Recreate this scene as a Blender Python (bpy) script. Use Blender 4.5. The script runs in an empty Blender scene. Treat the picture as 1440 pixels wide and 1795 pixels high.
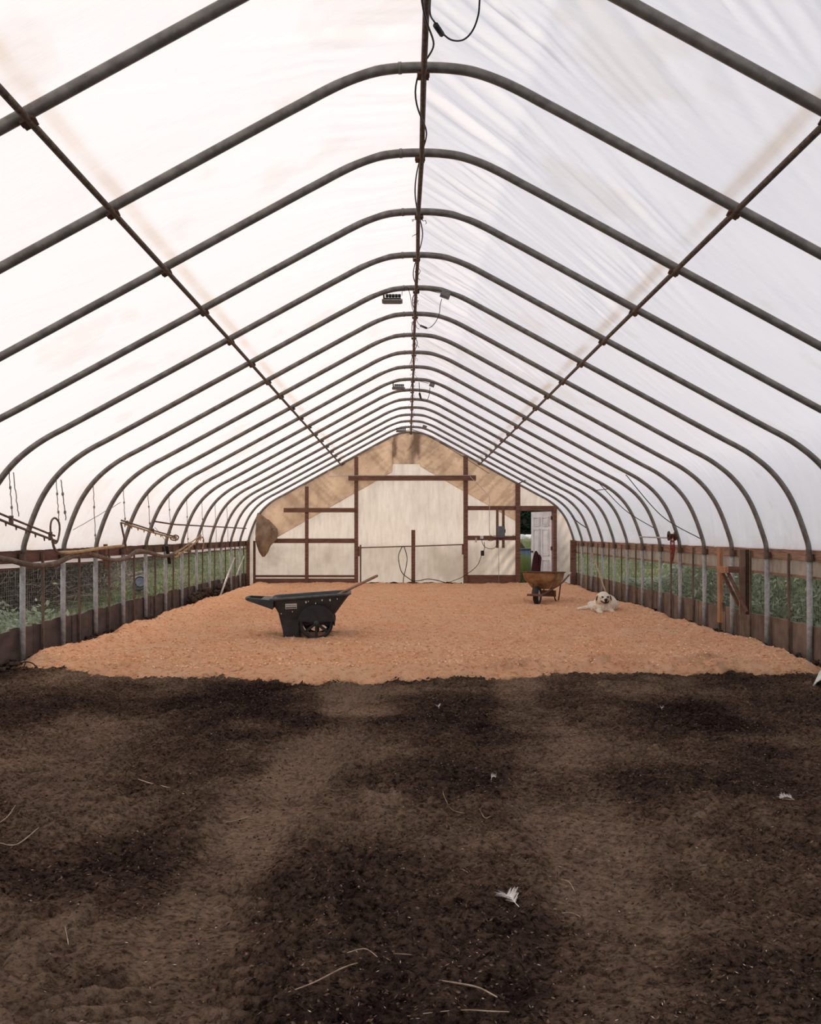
import bpy, math, random
import numpy as np
from mathutils import Vector, Matrix, noise as mnoise
random.seed(7)
RNG = np.random.default_rng(11)
C = bpy.context.scene.collection
S = bpy.context.scene

# ------------------------------------------------------------------ camera
EYE = 1.40            # eye height above the bare soil
U0, V0, F = 714.68, 936.05, 1500.0
cd = bpy.data.cameras.new('camera')
cam = bpy.data.objects.new('camera', cd); C.objects.link(cam)
cam.location = (0, 0, EYE); cam.rotation_euler = (math.pi/2, 0, 0)
cd.sensor_fit = 'HORIZONTAL'; cd.sensor_width = 36; cd.lens = F/1440*36
cd.shift_x = (720-U0)/1440; cd.shift_y = (V0-897.5)/1440
cd.clip_start = .05; cd.clip_end = 400
S.camera = cam

# ------------------------------------------------------------------ light
w = bpy.data.worlds.new('sky'); S.world = w; w.use_nodes = True
nt = w.node_tree; nt.nodes.clear()
wo = nt.nodes.new('ShaderNodeOutputWorld'); bg = nt.nodes.new('ShaderNodeBackground')
tc = nt.nodes.new('ShaderNodeTexCoord'); nz = nt.nodes.new('ShaderNodeTexNoise'); cr = nt.nodes.new('ShaderNodeValToRGB')
nz.inputs['Scale'].default_value = 2.2; nz.inputs['Detail'].default_value = 5
cr.color_ramp.elements[0].position = .35; cr.color_ramp.elements[0].color = (.72, .80, .98, 1)
cr.color_ramp.elements[1].position = .62; cr.color_ramp.elements[1].color = (.93, .94, 1.0, 1)
nt.links.new(tc.outputs['Generated'], nz.inputs['Vector']); nt.links.new(nz.outputs['Fac'], cr.inputs['Fac'])
nt.links.new(cr.outputs['Color'], bg.inputs['Color']); nt.links.new(bg.outputs[0], wo.inputs[0])
bg.inputs['Strength'].default_value = .92
sd = bpy.data.lights.new('sun', 'SUN'); sun = bpy.data.objects.new('sun', sd); C.objects.link(sun)
sd.energy = 1.85; sd.angle = math.radians(26); sd.color = (1.0, .86, .72)
sun.location = (-10, 10, 14)
sun.rotation_euler = Vector((-.66, .56, .60)).to_track_quat('Z', 'Y').to_euler()
S.view_settings.view_transform = 'Standard'; S.view_settings.look = 'None'
S.view_settings.gamma = 1; S.view_settings.use_curve_mapping = False
S.view_settings.exposure = 0.16

# ------------------------------------------------------------------ helpers
XC = .0945            # tunnel centre line
YK = lambda k: 4.9325 + 1.10434*(k-1)     # hoop positions along the tunnel
YE = YK(17)
def P(u, v, Y): return Vector(((u-U0)*Y/F, Y, EYE+(V0-v)*Y/F))

def T(o, label, cat, group=None, kind=None):
    o['label'] = label; o['category'] = cat
    if group: o['group'] = group
    if kind: o['kind'] = kind
    return o
def ST(o, label=None):
    o['kind'] = 'structure'
    if label: o['label'] = label
    return o
def empty(name, loc, rz=0):
    o = bpy.data.objects.new(name, None); C.objects.link(o); o.location = loc; o.rotation_euler = (0, 0, rz)
    o.empty_display_size = .1
    return o

class MB:
    def __init__(s): s.v = []; s.f = []
    def add(s, vs, fs):
        n = len(s.v); s.v += [tuple(p) for p in vs]; s.f += [tuple(i+n for i in f) for f in fs]; return s
    def box(s, lo, hi, M=None):
        x0, y0, z0 = lo; x1, y1, z1 = hi
        vs = [Vector(p) for p in [(x0,y0,z0),(x1,y0,z0),(x1,y1,z0),(x0,y1,z0),(x0,y0,z1),(x1,y0,z1),(x1,y1,z1),(x0,y1,z1)]]
        if M is not None: vs = [M @ p for p in vs]
        return s.add(vs, [(0,3,2,1),(4,5,6,7),(0,1,5,4),(1,2,6,5),(2,3,7,6),(3,0,4,7)])
    def beam(s, a, b, w, h, up=(0,0,1)):
        a = Vector(a); b = Vector(b); d = (b-a).normalized(); u = Vector(up)
        if abs(d.dot(u)) > .98: u = Vector((0,1,0))
        x = d.cross(u).normalized(); z = x.cross(d).normalized()
        vs = []
        for p in (a, b):
            for i, j in ((-1,-1),(1,-1),(1,1),(-1,1)): vs.append(p + x*w/2*i + z*h/2*j)
        return s.add(vs, [(0,3,2,1),(4,5,6,7),(0,1,5,4),(1,2,6,5),(2,3,7,6),(3,0,4,7)])
    def tube(s, pts, r, n=8, cap=True, closed=False):
        pts = [Vector(p) for p in pts]; m = len(pts)
        rs = r if isinstance(r, (list, tuple)) else [r]*m
        prev = None; vs = []
        for i, p in enumerate(pts):
            if closed: d = (pts[(i+1) % m]-pts[i-1])
            else: d = pts[min(i+1, m-1)]-pts[max(i-1, 0)]
            d = d.normalized() if d.length > 1e-9 else Vector((0,0,1))
            if prev is None:
                a = Vector((0,0,1)) if abs(d.z) < .9 else Vector((1,0,0))
                x = d.cross(a).normalized()
            else:
                x = (prev - d*prev.dot(d)).normalized()
            prev = x; y = d.cross(x)
            for j in range(n):
                t = 2*math.pi*j/n; vs.append(p + (x*math.cos(t)+y*math.sin(t))*rs[i])
        fs = []
        for i in range(m if closed else m-1):
            i2 = (i+1) % m
            for j in range(n):
                fs.append((i*n+j, i*n+(j+1)%n, i2*n+(j+1)%n, i2*n+j))
        if cap and not closed:
            fs.append(tuple(range(n-1, -1, -1))); fs.append(tuple((m-1)*n+j for j in range(n)))
        return s.add(vs, fs)
    def lathe(s, prof, n=24, M=None):
        """prof: list of (radius, height) turned about z."""
        vs = []; fs = []
        for r, h in prof:
            for j in range(n):
                t = 2*math.pi*j/n; vs.append(Vector((r*math.cos(t), r*math.sin(t), h)))
        if M is not None: vs = [M @ p for p in vs]
        for i in range(len(prof)-1):
            for j in range(n):
                fs.append((i*n+j, i*n+(j+1)%n, (i+1)*n+(j+1)%n, (i+1)*n+j))
        return s.add(vs, fs)
    def ell(s, c, r, M=None, nu=16, nv=10):
        vs = []; fs = []
        c = Vector(c)
        for i in range(nv+1):
            ph = math.pi*i/nv
            for j in range(nu):
                t = 2*math.pi*j/nu
                q = Vector((r[0]*math.sin(ph)*math.cos(t), r[1]*math.sin(ph)*math.sin(t), r[2]*math.cos(ph)))
                if M is not None: q = M @ q
                vs.append(c+q)
        for i in range(nv):
            for j in range(nu): fs.append((i*nu+j, i*nu+(j+1)%nu, (i+1)*nu+(j+1)%nu, (i+1)*nu+j))
        return s.add(vs, fs)
    def build(s, name, mat, parent=None, origin=None, smooth=False, bevel=0, local=False):
        """vertices are world coordinates unless local; the origin goes to the base of the mesh"""
        a = np.array(s.v, dtype=float)
        if local: o = np.zeros(3)
        elif origin is not None: o = np.array(origin, dtype=float)
        else:
            o = (a.min(0)+a.max(0))/2; o[2] = a[:,2].min()
        me = bpy.data.meshes.new(name)
        me.from_pydata((a-o).tolist(), [], s.f); me.update()
        if smooth: me.polygons.foreach_set('use_smooth', [True]*len(me.polygons))
        me.materials.append(mat)
        ob = bpy.data.objects.new(name, me); C.objects.link(ob)
        if parent is not None:
            ob.parent = parent
            ob.location = (0,0,0) if local else Vector(o)-Vector(parent.location)
        else: ob.location = o
        if bevel:
            b = ob.modifiers.new('bevel', 'BEVEL'); b.width = bevel; b.segments = 2; b.limit_method = 'ANGLE'
        return ob

def spline(pts, n=8, closed=False):
    pts = [Vector(p) for p in pts]; out = []; m = len(pts)
    rng = range(m) if closed else range(m-1)
    for i in rng:
        if closed: p0, p1, p2, p3 = pts[i-1], pts[i], pts[(i+1)%m], pts[(i+2)%m]
        else: p0, p1, p2, p3 = pts[max(i-1,0)], pts[i], pts[i+1], pts[min(i+2,m-1)]
        for k in range(n):
            t = k/n
            out.append(.5*((2*p1)+(-p0+p2)*t+(2*p0-5*p1+4*p2-p3)*t*t+(-p0+3*p1-3*p2+p3)*t**3))
    if not closed: out.append(pts[-1])
    return out

def grid_obj(name, X, Y, Z, mat, attrs=None, mask=None, parent=None):
    """X,Y,Z 2-D arrays -> one smooth mesh"""
    nr, nc = X.shape
    co = np.stack([X, Y, Z], -1).reshape(-1, 3)
    idx = np.arange(nr*nc).reshape(nr, nc)
    q = np.stack([idx[:-1,:-1], idx[:-1,1:], idx[1:,1:], idx[1:,:-1]], -1)
    q = q[mask] if mask is not None else q.reshape(-1, 4)
    return np_mesh(name, co, q, mat, attrs, parent=parent)
def np_mesh(name, co, q, mat, attrs=None, smooth=True, parent=None):
    me = bpy.data.meshes.new(name); nf, k = q.shape
    me.vertices.add(len(co)); me.vertices.foreach_set('co', co.astype(np.float32).ravel())
    me.loops.add(nf*k); me.loops.foreach_set('vertex_index', q.astype(np.int32).ravel())
    me.polygons.add(nf); me.polygons.foreach_set('loop_start', np.arange(0, nf*k, k, dtype=np.int32))
    me.update(calc_edges=True)
    if smooth: me.polygons.foreach_set('use_smooth', np.ones(nf, dtype=bool))
    for n, a in (attrs or {}).items():
        at = me.attributes.new(n, 'FLOAT', 'POINT'); at.data.foreach_set('value', a.astype(np.float32).ravel())
    me.materials.append(mat)
    ob = bpy.data.objects.new(name, me); C.objects.link(ob)
    if parent is not None: ob.parent = parent; 
    return ob

_tab = RNG.random((256, 256))
def vnoise(x, y):
    xi = np.floor(x).astype(int); yi = np.floor(y).astype(int); fx = x-xi; fy = y-yi
    fx = fx*fx*(3-2*fx); fy = fy*fy*(3-2*fy)
    a = _tab[xi & 255, yi & 255]; b = _tab[(xi+1) & 255, yi & 255]; c = _tab[xi & 255, (yi+1) & 255]; d = _tab[(xi+1) & 255, (yi+1) & 255]
    return (a*(1-fx)+b*fx)*(1-fy)+(c*(1-fx)+d*fx)*fy
def fbm(x, y, sc, octv=4, gain=.5):
    r = 0; a = 1; t = 0
    for i in range(octv):
        r = r+a*vnoise(x*sc+17.3*i+40, y*sc+9.1*i+70); t += a; a *= gain; sc *= 2.03
    return r/t
def sstep(a, b, x):
    t = np.clip((x-a)/(b-a), 0, 1); return t*t*(3-2*t)

# ------------------------------------------------------------------ materials
class NM:
    def __init__(s, name):
        s.m = bpy.data.materials.new(name); s.m.use_nodes = True; s.t = s.m.node_tree; s.t.nodes.clear()
        s.out = s.n('ShaderNodeOutputMaterial')
    def n(s, typ, **kw):
        nd = s.t.nodes.new(typ)
        for k, v in kw.items():
            if k in nd.inputs: nd.inputs[k].default_value = v
            else: setattr(nd, k, v)
        return nd
    def l(s, a, b): s.t.links.new(a, b)
    def co(s, scale=(1,1,1), kind='Object'):
        t = s.n('ShaderNodeTexCoord'); m = s.n('ShaderNodeMapping'); m.inputs['Scale'].default_value = scale
        s.l(t.outputs[kind], m.inputs['Vector']); return m.outputs[0]
    def noise(s, vec, scale, detail=5, rough=.55):
        x = s.n('ShaderNodeTexNoise', Scale=scale, Detail=detail, Roughness=rough); s.l(vec, x.inputs['Vector']); return x.outputs['Fac']
    def ramp(s, fac, stops):
        r = s.n('ShaderNodeValToRGB'); e = r.color_ramp.elements
        while len(e) < len(stops): e.new(.5)
        for i, (p, c) in enumerate(stops): e[i].position = p; e[i].color = (*c, 1) if len(c) == 3 else c
        s.l(fac, r.inputs[0]); return r.outputs[0]
    def mix(s, a, b, fac, mode='MIX'):
        x = s.n('ShaderNodeMix', data_type='RGBA', blend_type=mode)
        for v, i in ((fac, 0), (a, 6), (b, 7)):
            if hasattr(v, 'links') or hasattr(v, 'is_linked'): s.l(v, x.inputs[i])
            elif i == 0: x.inputs[0].default_value = v
            else: x.inputs[i].default_value = (*v, 1)
        return x.outputs[2]
    def bump(s, h, strength=.4, dist=.02):
        b = s.n('ShaderNodeBump', Strength=strength, Distance=dist); s.l(h, b.inputs['Height']); return b.outputs[0]
    def pbr(s, col, rough=.7, metal=0, normal=None, spec=.4):
        p = s.n('ShaderNodeBsdfPrincipled', Roughness=rough, Metallic=metal)
        p.inputs['Specular IOR Level'].default_value = spec
        if hasattr(col, 'is_linked'): s.l(col, p.inputs['Base Color'])
        else: p.inputs['Base Color'].default_value = (*col, 1)
        if normal is not None: s.l(normal, p.inputs['Normal'])
        s.l(p.outputs[0], s.out.inputs[0]); return s.m

def simple(name, c1, c2, scale=8, rough=.7, metal=0, stretch=(1,1,1), bump=.2, dist=.01, spec=.4, lo=.35, hi=.65):
    m = NM(name); v = m.co(stretch); f = m.noise(v, scale)
    col = m.ramp(f, [(lo, c1), (hi, c2)])
    nb = m.bump(m.noise(v, scale*4), bump, dist) if bump else None
    return m.pbr(col, rough, metal, nb, spec)

M_pipe = simple('galvanised_pipe', (.13,.115,.10), (.22,.20,.175), 14, .45, .35, bump=.15)
M_post = simple('dusty_pipe', (.30,.28,.26), (.44,.43,.41), 22, .6, .15, bump=.3, dist=.004)
M_purlin = simple('rusty_pipe', (.07,.045,.033), (.17,.115,.08), 30, .7, .2, bump=.4)
M_wood = simple('weathered_wood', (.11,.050,.032), (.21,.105,.070), 6, .8, stretch=(1,1,7), bump=.35)
M_woodh = simple('weathered_wood_horizontal', (.11,.050,.032), (.21,.105,.070), 6, .8, stretch=(.6,7,7), bump=.35)
M_raily = simple('weathered_rail_wood', (.20,.11,.07), (.38,.23,.155), 6, .8, stretch=(7,.6,7), bump=.35)
M_raill = simple('dark_rail_wood', (.085,.040,.030), (.16,.082,.06), 6, .8, stretch=(7,.6,7), bump=.35)
M_lath = simple('lath_wood', (.09,.06,.042), (.19,.13,.095), 9, .85, stretch=(4,4,1), bump=.3)
M_shade = simple('board_shade', (.030,.015,.011), (.06,.03,.02), 6, .8, stretch=(1,1,7), bump=.35)  # near black, only for the shade strip on the bracket
M_bright = simple('fresh_lumber', (.30,.135,.07), (.42,.21,.115), 6, .75, stretch=(5,5,1), bump=.2)
M_kickl = simple('dark_kickboard', (.062,.042,.036), (.12,.082,.068), 3.5, .85, stretch=(1,1,2), bump=.3)
M_kickr = simple('brown_kickboard', (.13,.085,.062), (.25,.165,.115), 3.5, .85, stretch=(1,1.5,1), bump=.3)
M_black = simple('black_rubber', (.007,.007,.007), (.018,.017,.016), 12, .6, bump=.1)
M_cable = simple('black_cable', (.012,.011,.011), (.03,.027,.025), 10, .55, bump=0)
M_rope = simple('old_string', (.16,.13,.10), (.30,.25,.19), 40, .9, bump=.3)
M_greybox = simple('grey_enamel', (.10,.11,.115), (.15,.16,.165), 10, .5, .2, bump=.05)
M_conduit = simple('conduit', (.42,.38,.34), (.62,.57,.52), 12, .45, .5, bump=.05)
M_white = simple('dirty_white_paint', (.55,.55,.57), (.72,.71,.71), 5, .55, bump=.06)
M_tan = simple('straw_pipe', (.30,.20,.105), (.52,.37,.20), 24, .8, bump=.4)
M_hose = simple('dusty_hose', (.085,.058,.044), (.19,.135,.10), 14, .75, bump=.3)
M_iron = simple('rusty_iron', (.07,.035,.022), (.15,.075,.042), 18, .8, .3, bump=.4)

# film: roof
def film(name, tint, dirt_shade, dirt_scale, purlins=False, stretch=(1,1,1), thr=(.45,.8), amt=.6, dc=(.60,.40,.22), bumpd=.02, bstretch=(1,1,1), bscale=3, trans=.78):
    m = NM(name); v = m.co(stretch)
    f = m.noise(v, dirt_scale, 6, .6)
    fr = m.ramp(f, [(thr[0], (0,0,0)), (thr[1], (1,1,1))])
    a = m.n('ShaderNodeMath', operation='MULTIPLY'); m.l(fr, a.inputs[0]); a.inputs[1].default_value = amt
    col = m.mix(tint, dirt_shade, a.outputs[0])
    at = m.n('ShaderNodeAttribute', attribute_name='dirt_shade')  # real dirt; on the end films also painted crease shading
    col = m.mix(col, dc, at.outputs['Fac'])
    vb = m.co(bstretch)
    nb = m.bump(m.noise(vb, bscale, 6, .6), .5, bumpd)
    d = m.n('ShaderNodeBsdfDiffuse'); tr = m.n('ShaderNodeBsdfTranslucent'); mx = m.n('ShaderNodeMixShader', Fac=trans)
    for q in (d, tr): m.l(col, q.inputs['Color']); m.l(nb, q.inputs['Normal'])
    m.l(d.outputs[0], mx.inputs[1]); m.l(tr.outputs[0], mx.inputs[2])
    g = m.n('ShaderNodeBsdfGlossy', Roughness=.35); m2 = m.n('ShaderNodeMixShader', Fac=.03); m.l(nb, g.inputs['Normal'])
    m.l(mx.outputs[0], m2.inputs[1]); m.l(g.outputs[0], m2.inputs[2]); m.l(m2.outputs[0], m.out.inputs[0])
    return m.m
M_cover = film('cover_film', (.97,.925,.895), (.90,.855,.835), 1.3, bumpd=.012, bscale=3, bstretch=(.5,5,.5), amt=.35)
M_end = film('end_wall_film', (1.0,.87,.745), (.68,.56,.45), 2.8, dc=(.40,.31,.23), stretch=(4.6,1,.8), thr=(.42,.85), amt=.7, bumpd=.05, bscale=3, trans=.72)
M_flap = film('folded_film', (.93,.755,.58), (.52,.38,.27), 2.2, dc=(.20,.125,.08), thr=(.38,.75), amt=.8, bumpd=.06, bscale=3, bstretch=(1,1,.6), trans=.74)
M_bundle = film('filthy_film', (.50,.36,.24), (.22,.14,.09), 4, thr=(.35,.65), amt=.9, bumpd=.04, bscale=9, trans=.35)
M_skirt = film('dusty_skirt_film', (.60,.47,.36), (.30,.20,.14), 3, stretch=(1,1.6,.6), thr=(.35,.7), amt=.9, bumpd=.03, bscale=6, trans=.6)

# soil
m = NM('soil'); v = m.co()
at = m.n('ShaderNodeAttribute', attribute_name='comp')
n1 = m.noise(v, 7, 9, .68); n2 = m.noise(m.co((1,1.5,1)), 34, 8, .75)
s1 = m.n('ShaderNodeMath', operation='MULTIPLY_ADD'); m.l(n1, s1.inputs[0]); s1.inputs[1].default_value = .9; m.l(at.outputs['Fac'], s1.inputs[2])
base = m.ramp(s1.outputs[0], [(.24, (.045,.028,.025)), (.56, (.120,.078,.056)), (.90, (.27,.178,.123)), (1.0, (.32,.215,.15))])
fine = m.ramp(n2, [(.40, (.16,.15,.15)), (.50, (.92,.92,.92)), (.60, (1.45,1.42,1.38))])
fm = m.n('ShaderNodeMath', operation='MULTIPLY_ADD'); m.l(at.outputs['Fac'], fm.inputs[0]); fm.inputs[1].default_value = -.75; fm.inputs[2].default_value = 1.05; fm.use_clamp = True
col = m.mix(base, fine, fm.outputs[0], 'MULTIPLY')
fl = m.ramp(m.noise(v, 130, 3, .6), [(.66, (0,0,0)), (.74, (1,1,1))])
col = m.mix(col, (.20,.145,.10), fl)
hh = m.n('ShaderNodeMath', operation='ADD'); m.l(n2, hh.inputs[0]); m.l(m.noise(v, 160, 3), hh.inputs[1])
M_soil = m.pbr(col, .95, 0, m.bump(hh.outputs[0], 1.0, .03), .0)
# shavings
m = NM('pine_shavings'); v = m.co()
n1 = m.noise(v, 1.6, 6, .6); n2 = m.noise(m.co((1,1.6,1)), 15, 8, .78)
base = m.ramp(n1, [(.35, (.98,.50,.28)), (.65, (1.0,.59,.355))])
fine = m.ramp(n2, [(.38, (.52,.38,.30)), (.465, (1,.97,.94)), (.60, (1.0,1.12,1.2))])
col = m.mix(base, fine, .85, 'MULTIPLY')
at = m.n('ShaderNodeAttribute', attribute_name='edge')
col = m.mix(col, (.16,.095,.06), at.outputs['Fac'])
hh = m.n('ShaderNodeMath', operation='ADD'); m.l(n2, hh.inputs[0]); m.l(m.noise(v, 90, 3), hh.inputs[1])
M_shav = m.pbr(col, .9, 0, m.bump(hh.outputs[0], 1.0, .035), .0)
M_crumb = simple('soil_crumbs', (.030,.019,.016), (.19,.125,.088), 34, .95, bump=0, spec=0, lo=.40, hi=.66)
M_chip = simple('shaving_chip', (.72,.38,.22), (.92,.60,.40), 30, .9, bump=0, spec=.1)
M_straw = simple('straw', (.22,.15,.10), (.46,.34,.24), 20, .85, bump=0, spec=.15)
M_speck = simple('pale_specks', (.30,.22,.15), (.75,.62,.47), 60, .85, bump=0, spec=.15)
M_clod = simple('soil_clods', (.028,.018,.015), (.085,.056,.04), 20, .95, bump=.6, spec=.1)

def leafmat(name, c1, c2, sc=3):
    m = NM(name); v = m.co(); f = m.noise(v, sc, 4)
    oi = m.noise(v, sc*14, 2)
    a = m.n('ShaderNodeMath', operation='MULTIPLY_ADD'); m.l(oi, a.inputs[0]); a.inputs[1].default_value = .6; m.l(f, a.inputs[2])
    col = m.ramp(a.outputs[0], [(.55, c1), (1.0, c2)])
    d = m.n('ShaderNodeBsdfPrincipled', Roughness=.55); m.l(col, d.inputs['Base Color']); d.inputs['Specular IOR Level'].default_value = .3
    tr = m.n('ShaderNodeBsdfTranslucent'); m.l(col, tr.inputs['Color']); mx = m.n('ShaderNodeMixShader', Fac=.3)
    m.l(d.outputs[0], mx.inputs[1]); m.l(tr.outputs[0], mx.inputs[2]); m.l(mx.outputs[0], m.out.inputs[0]); return m.m
M_weed = leafmat('weed_leaves', (.09,.125,.07), (.56,.62,.42), 5)
M_brush = leafmat('brush_leaves', (.040,.036,.022), (.15,.13,.08))
M_grass = leafmat('grass', (.08,.12,.03), (.22,.28,.09))
M_conif = leafmat('conifer', (.010,.028,.018), (.035,.07,.035))
M_twig = simple('dry_twigs', (.10,.07,.055), (.30,.23,.18), 8, .9, bump=0)
M_turf = simple('turf', (.10,.11,.045), (.20,.20,.09), .9, .95, bump=.5, dist=.04, spec=.1)

# ------------------------------------------------------------------ ground
YS = np.concatenate([np.arange(-3, 2.2, .15), np.arange(2.2, 5.0, .012), np.arange(5.0, 9.2, .020), np.arange(9.2, YE+.2, .15)])
XS = np.arange(XC-4.45, XC+4.46, .016)
def soil_h(X, Y):
    tl = np.interp(Y, [0,2.4,3.0,3.7,4.6,6,6.7,8.5], [-.5,-.6,-.70,-.80,-.74,-.52,-.42,-.42])
    tr = np.interp(Y, [0,2.4,3.2,3.7,4.5,5.8,8.5], [.72,.70,.70,.78,.86,.96,1.0])
    wob = (fbm(X, Y, 1.6, 3)-.5)*.35
    d1 = np.abs(X-tl+wob); d2 = np.abs(X-tr+wob)
    trk = np.maximum(1-sstep(.13, .30, d1), 1-sstep(.14, .34, d2))
    other = (1-sstep(.1, .35, np.abs(X-(2.3+.05*Y)+wob)))*.5 + (1-sstep(.1,.4,np.abs(X+2.1+.15*np.sin(Y))+wob))*.35
    comp = np.clip(trk+other*.6, 0, 1)*sstep(.15, .55, fbm(X, Y, .9, 3)+.12)
    patch = fbm(X+5, Y*1.3, 1.1, 4)
    loose = 1-comp*.8
    h = (fbm(X, Y, .8, 3)-.5)*.07
    tl_ = np.maximum((1-sstep(.12,.20,np.abs(d1-.22)))*.9, 1-sstep(.2,.34,np.abs(X-tr-1.3-.1*np.sin(Y))))
    loose = loose*(1-.75*tl_)
    h += (fbm(X+3, Y, 4.5, 4, .6)-.5)*.075*loose
    h += (fbm(X, Y+8, 15, 3, .6)-.5)*.060*loose + (fbm(X, Y+8, 36, 2, .7)-.5)*.036*(.35+.65*loose)
    # tyre lugs pressed across the tracks
    lug = np.sin((Y+np.abs(X-tl)*.5)*2*np.pi/.085)
    lugr = np.sin((Y-np.abs(X-tr-.9)*.35)*2*np.pi/.085)
    near = np.maximum((1-sstep(.10,.16,np.abs(d1-.22)))*.9, (1-sstep(.18,.30,np.abs(X-tr-1.3-.1*np.sin(Y))))*.7)
    near2 = (1-sstep(.15,.3,np.abs(X+.15+.05*Y)))*.6
    h += .030*(lug*near*sstep(.34,.5,fbm(X,Y,2,2))+lugr*(1-sstep(.15,.3,d2))*.25+lug*near2*sstep(.42,.55,fbm(X,Y+3,1.4,2)))
    h -= .028*trk
    c = .34*comp + (patch-.5)*1.15 + (h+.03)*2.6
    return h, c
X, Y = np.meshgrid(XS, YS)
hS, cS = soil_h(X, Y)
cS += .02
fl = grid_obj('floor', X, Y, hS, M_soil, {'comp': cS})
ST(fl, 'dark brown bare soil floor with tyre tracks')

def edgeY(x):   # where the bedding begins
    return 8.42+.33*np.clip((fbm(x, x*0+3, .45, 2)-.5)*2, -1, 1)+(-.25*np.exp(-((x+.95)/.7)**2)) + .28*np.exp(-((x+3.9)/.5)**2)
xs = np.arange(XC-4.25, XC+4.26, .026); ys = np.concatenate([np.arange(7.7, 12, .022), np.arange(12, YE-.03, .05)])
X, Y = np.meshgrid(xs, ys)
ed = edgeY(X)+(fbm(X, Y, 6, 4, .6)-.5)*.28
sx = np.abs(X-XC)
side = 4.16+(fbm(X*.2+20, Y, 1.3, 4, .6)-.5)*.42+.06*sstep(12, 20, Y)
thick = sstep(0, .35, Y-ed)*sstep(0, .22, side-sx)
hs = thick*.105 + (fbm(X, Y, .9, 3)-.5)*.045*thick + (fbm(X, Y, 3.2, 5, .7)-.5)*.10*thick + (fbm(X, Y*1.3, 17, 3, .65)-.5)*.038*thick
hs += .07*np.exp(-((side-sx-.3)/.16)**2)*(fbm(X*.3, Y+4, 1.1, 3))*thick
for (u, v, r) in [(1070,1163,.22),(1250,1166,.30),(905,1171,.2)]:
    yy = 1.35*F/(v-V0); xx = (u-U0)*yy/F
    hs += .035*np.exp(-((X-xx)**2+((Y-yy)*1.0)**2)/r**2)
sh_soil = soil_h(X, Y)[0]
gone = (Y < ed-.005) | (sx > side+.02)
Zs = sh_soil*(1-thick)+hs-.001
Zs = np.where(gone, sh_soil-.06, Zs)
eg = (1-sstep(.0,.14,Y-ed))*.35*(fbm(X,Y,9,3)>.5)
for (u, v, r) in [(1070,1163,.2),(1250,1166,.26),(905,1171,.2)]:
    yy = 1.35*F/(v-V0); xx = (u-U0)*yy/F
    eg += .40*np.exp(-((X-xx)**2+((Y-yy)*1.0)**2)/r**2)*sstep(.45,.6,fbm(X,Y,14,3))
eg += .5*(1-sstep(0,.25,side-sx))*sstep(.42,.62,fbm(X,Y,7,3))
sv = grid_obj('wood_shavings', X, Y, Zs, M_shav, {'edge': np.clip(eg, 0, 1)})
T(sv, 'deep bed of pinkish orange wood shavings covering the far floor', 'wood shavings', kind='stuff')
def bed_z(x, y):
    j = int(np.clip(np.searchsorted(xs, x), 0, len(xs)-1)); i = int(np.clip(np.searchsorted(ys, y), 0, len(ys)-1)); return float(Zs[i, j])
def soil_z(x, y): return float(soil_h(np.array([[x]]), np.array([[y]]))[0][0, 0])

def scatter(name, mat, cx, cy, cz, L, W, tilt=.5, up=0.):
    """many small flat pieces, arrays of centres"""
    n = len(cx); a = RNG.random(n)*2*np.pi; t = (RNG.random(n)-.5)*2*tilt
    d = np.stack([np.cos(a)*np.cos(t), np.sin(a)*np.cos(t), np.sin(t)+up], -1)
    d /= np.linalg.norm(d, axis=1)[:, None]
    r = RNG.normal(size=(n, 3)); s = np.cross(d, r); s /= np.linalg.norm(s, axis=1)[:, None]
    c = np.stack([cx, cy, cz], -1); L = (L*(.5+RNG.random(n)))[:, None]; W = (W*(.5+RNG.random(n)))[:, None]
    co = np.stack([c-d*L/2, c-s*W/2, c+d*L/2, c+s*W/2], 1).reshape(-1, 3)
    return np_mesh(name, co, np.arange(n*4).reshape(n, 4), mat, smooth=False)
# loose curls on top of the bedding
n = 16000; yy = 8.5+(RNG.random(n)**1.6)*9; xx = XC+(RNG.random(n)-.5)*8.1
jj = np.clip(np.searchsorted(xs, xx), 0, len(xs)-1); ii = np.clip(np.searchsorted(ys, yy), 0, len(ys)-1)
ok = (thick[ii, jj] > .5)
o = scatter('shaving_curls', M_chip, xx[ok], yy[ok], Zs[ii, jj][ok]+.005, .028, .014, .6)
T(o, 'loose pale wood curls lying on top of the orange bedding', 'wood curls', kind='stuff')
# bits of straw and pale specks in the soil
n = 4200; yy = 2.3+(RNG.random(n)**1.3)*6.2; xx = XC+(RNG.random(n)-.5)*8.2
zz = soil_h(xx[None], yy[None])[0][0]
o = scatter('soil_litter', M_speck, xx, yy, zz+.004, .012, .003, .3)
T(o, 'pale specks and chopped straw trodden into the dark soil', 'soil litter', kind='stuff')
n = 70000; yy = 2.3+(RNG.random(n)**1.2)*6.1; xx = XC+(RNG.random(n)-.5)*8.4
hh_, cc_ = soil_h(xx[None], yy[None]); keep = (cc_[0] < .30) | (RNG.random(n) < .35)
o = scatter('soil_crumbs', M_crumb, xx[keep], yy[keep], hh_[0][keep]+.003, .016, .008, .7)
T(o, 'dark crumbs of loose earth lying on the soil floor', 'soil crumbs', kind='stuff')

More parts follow.
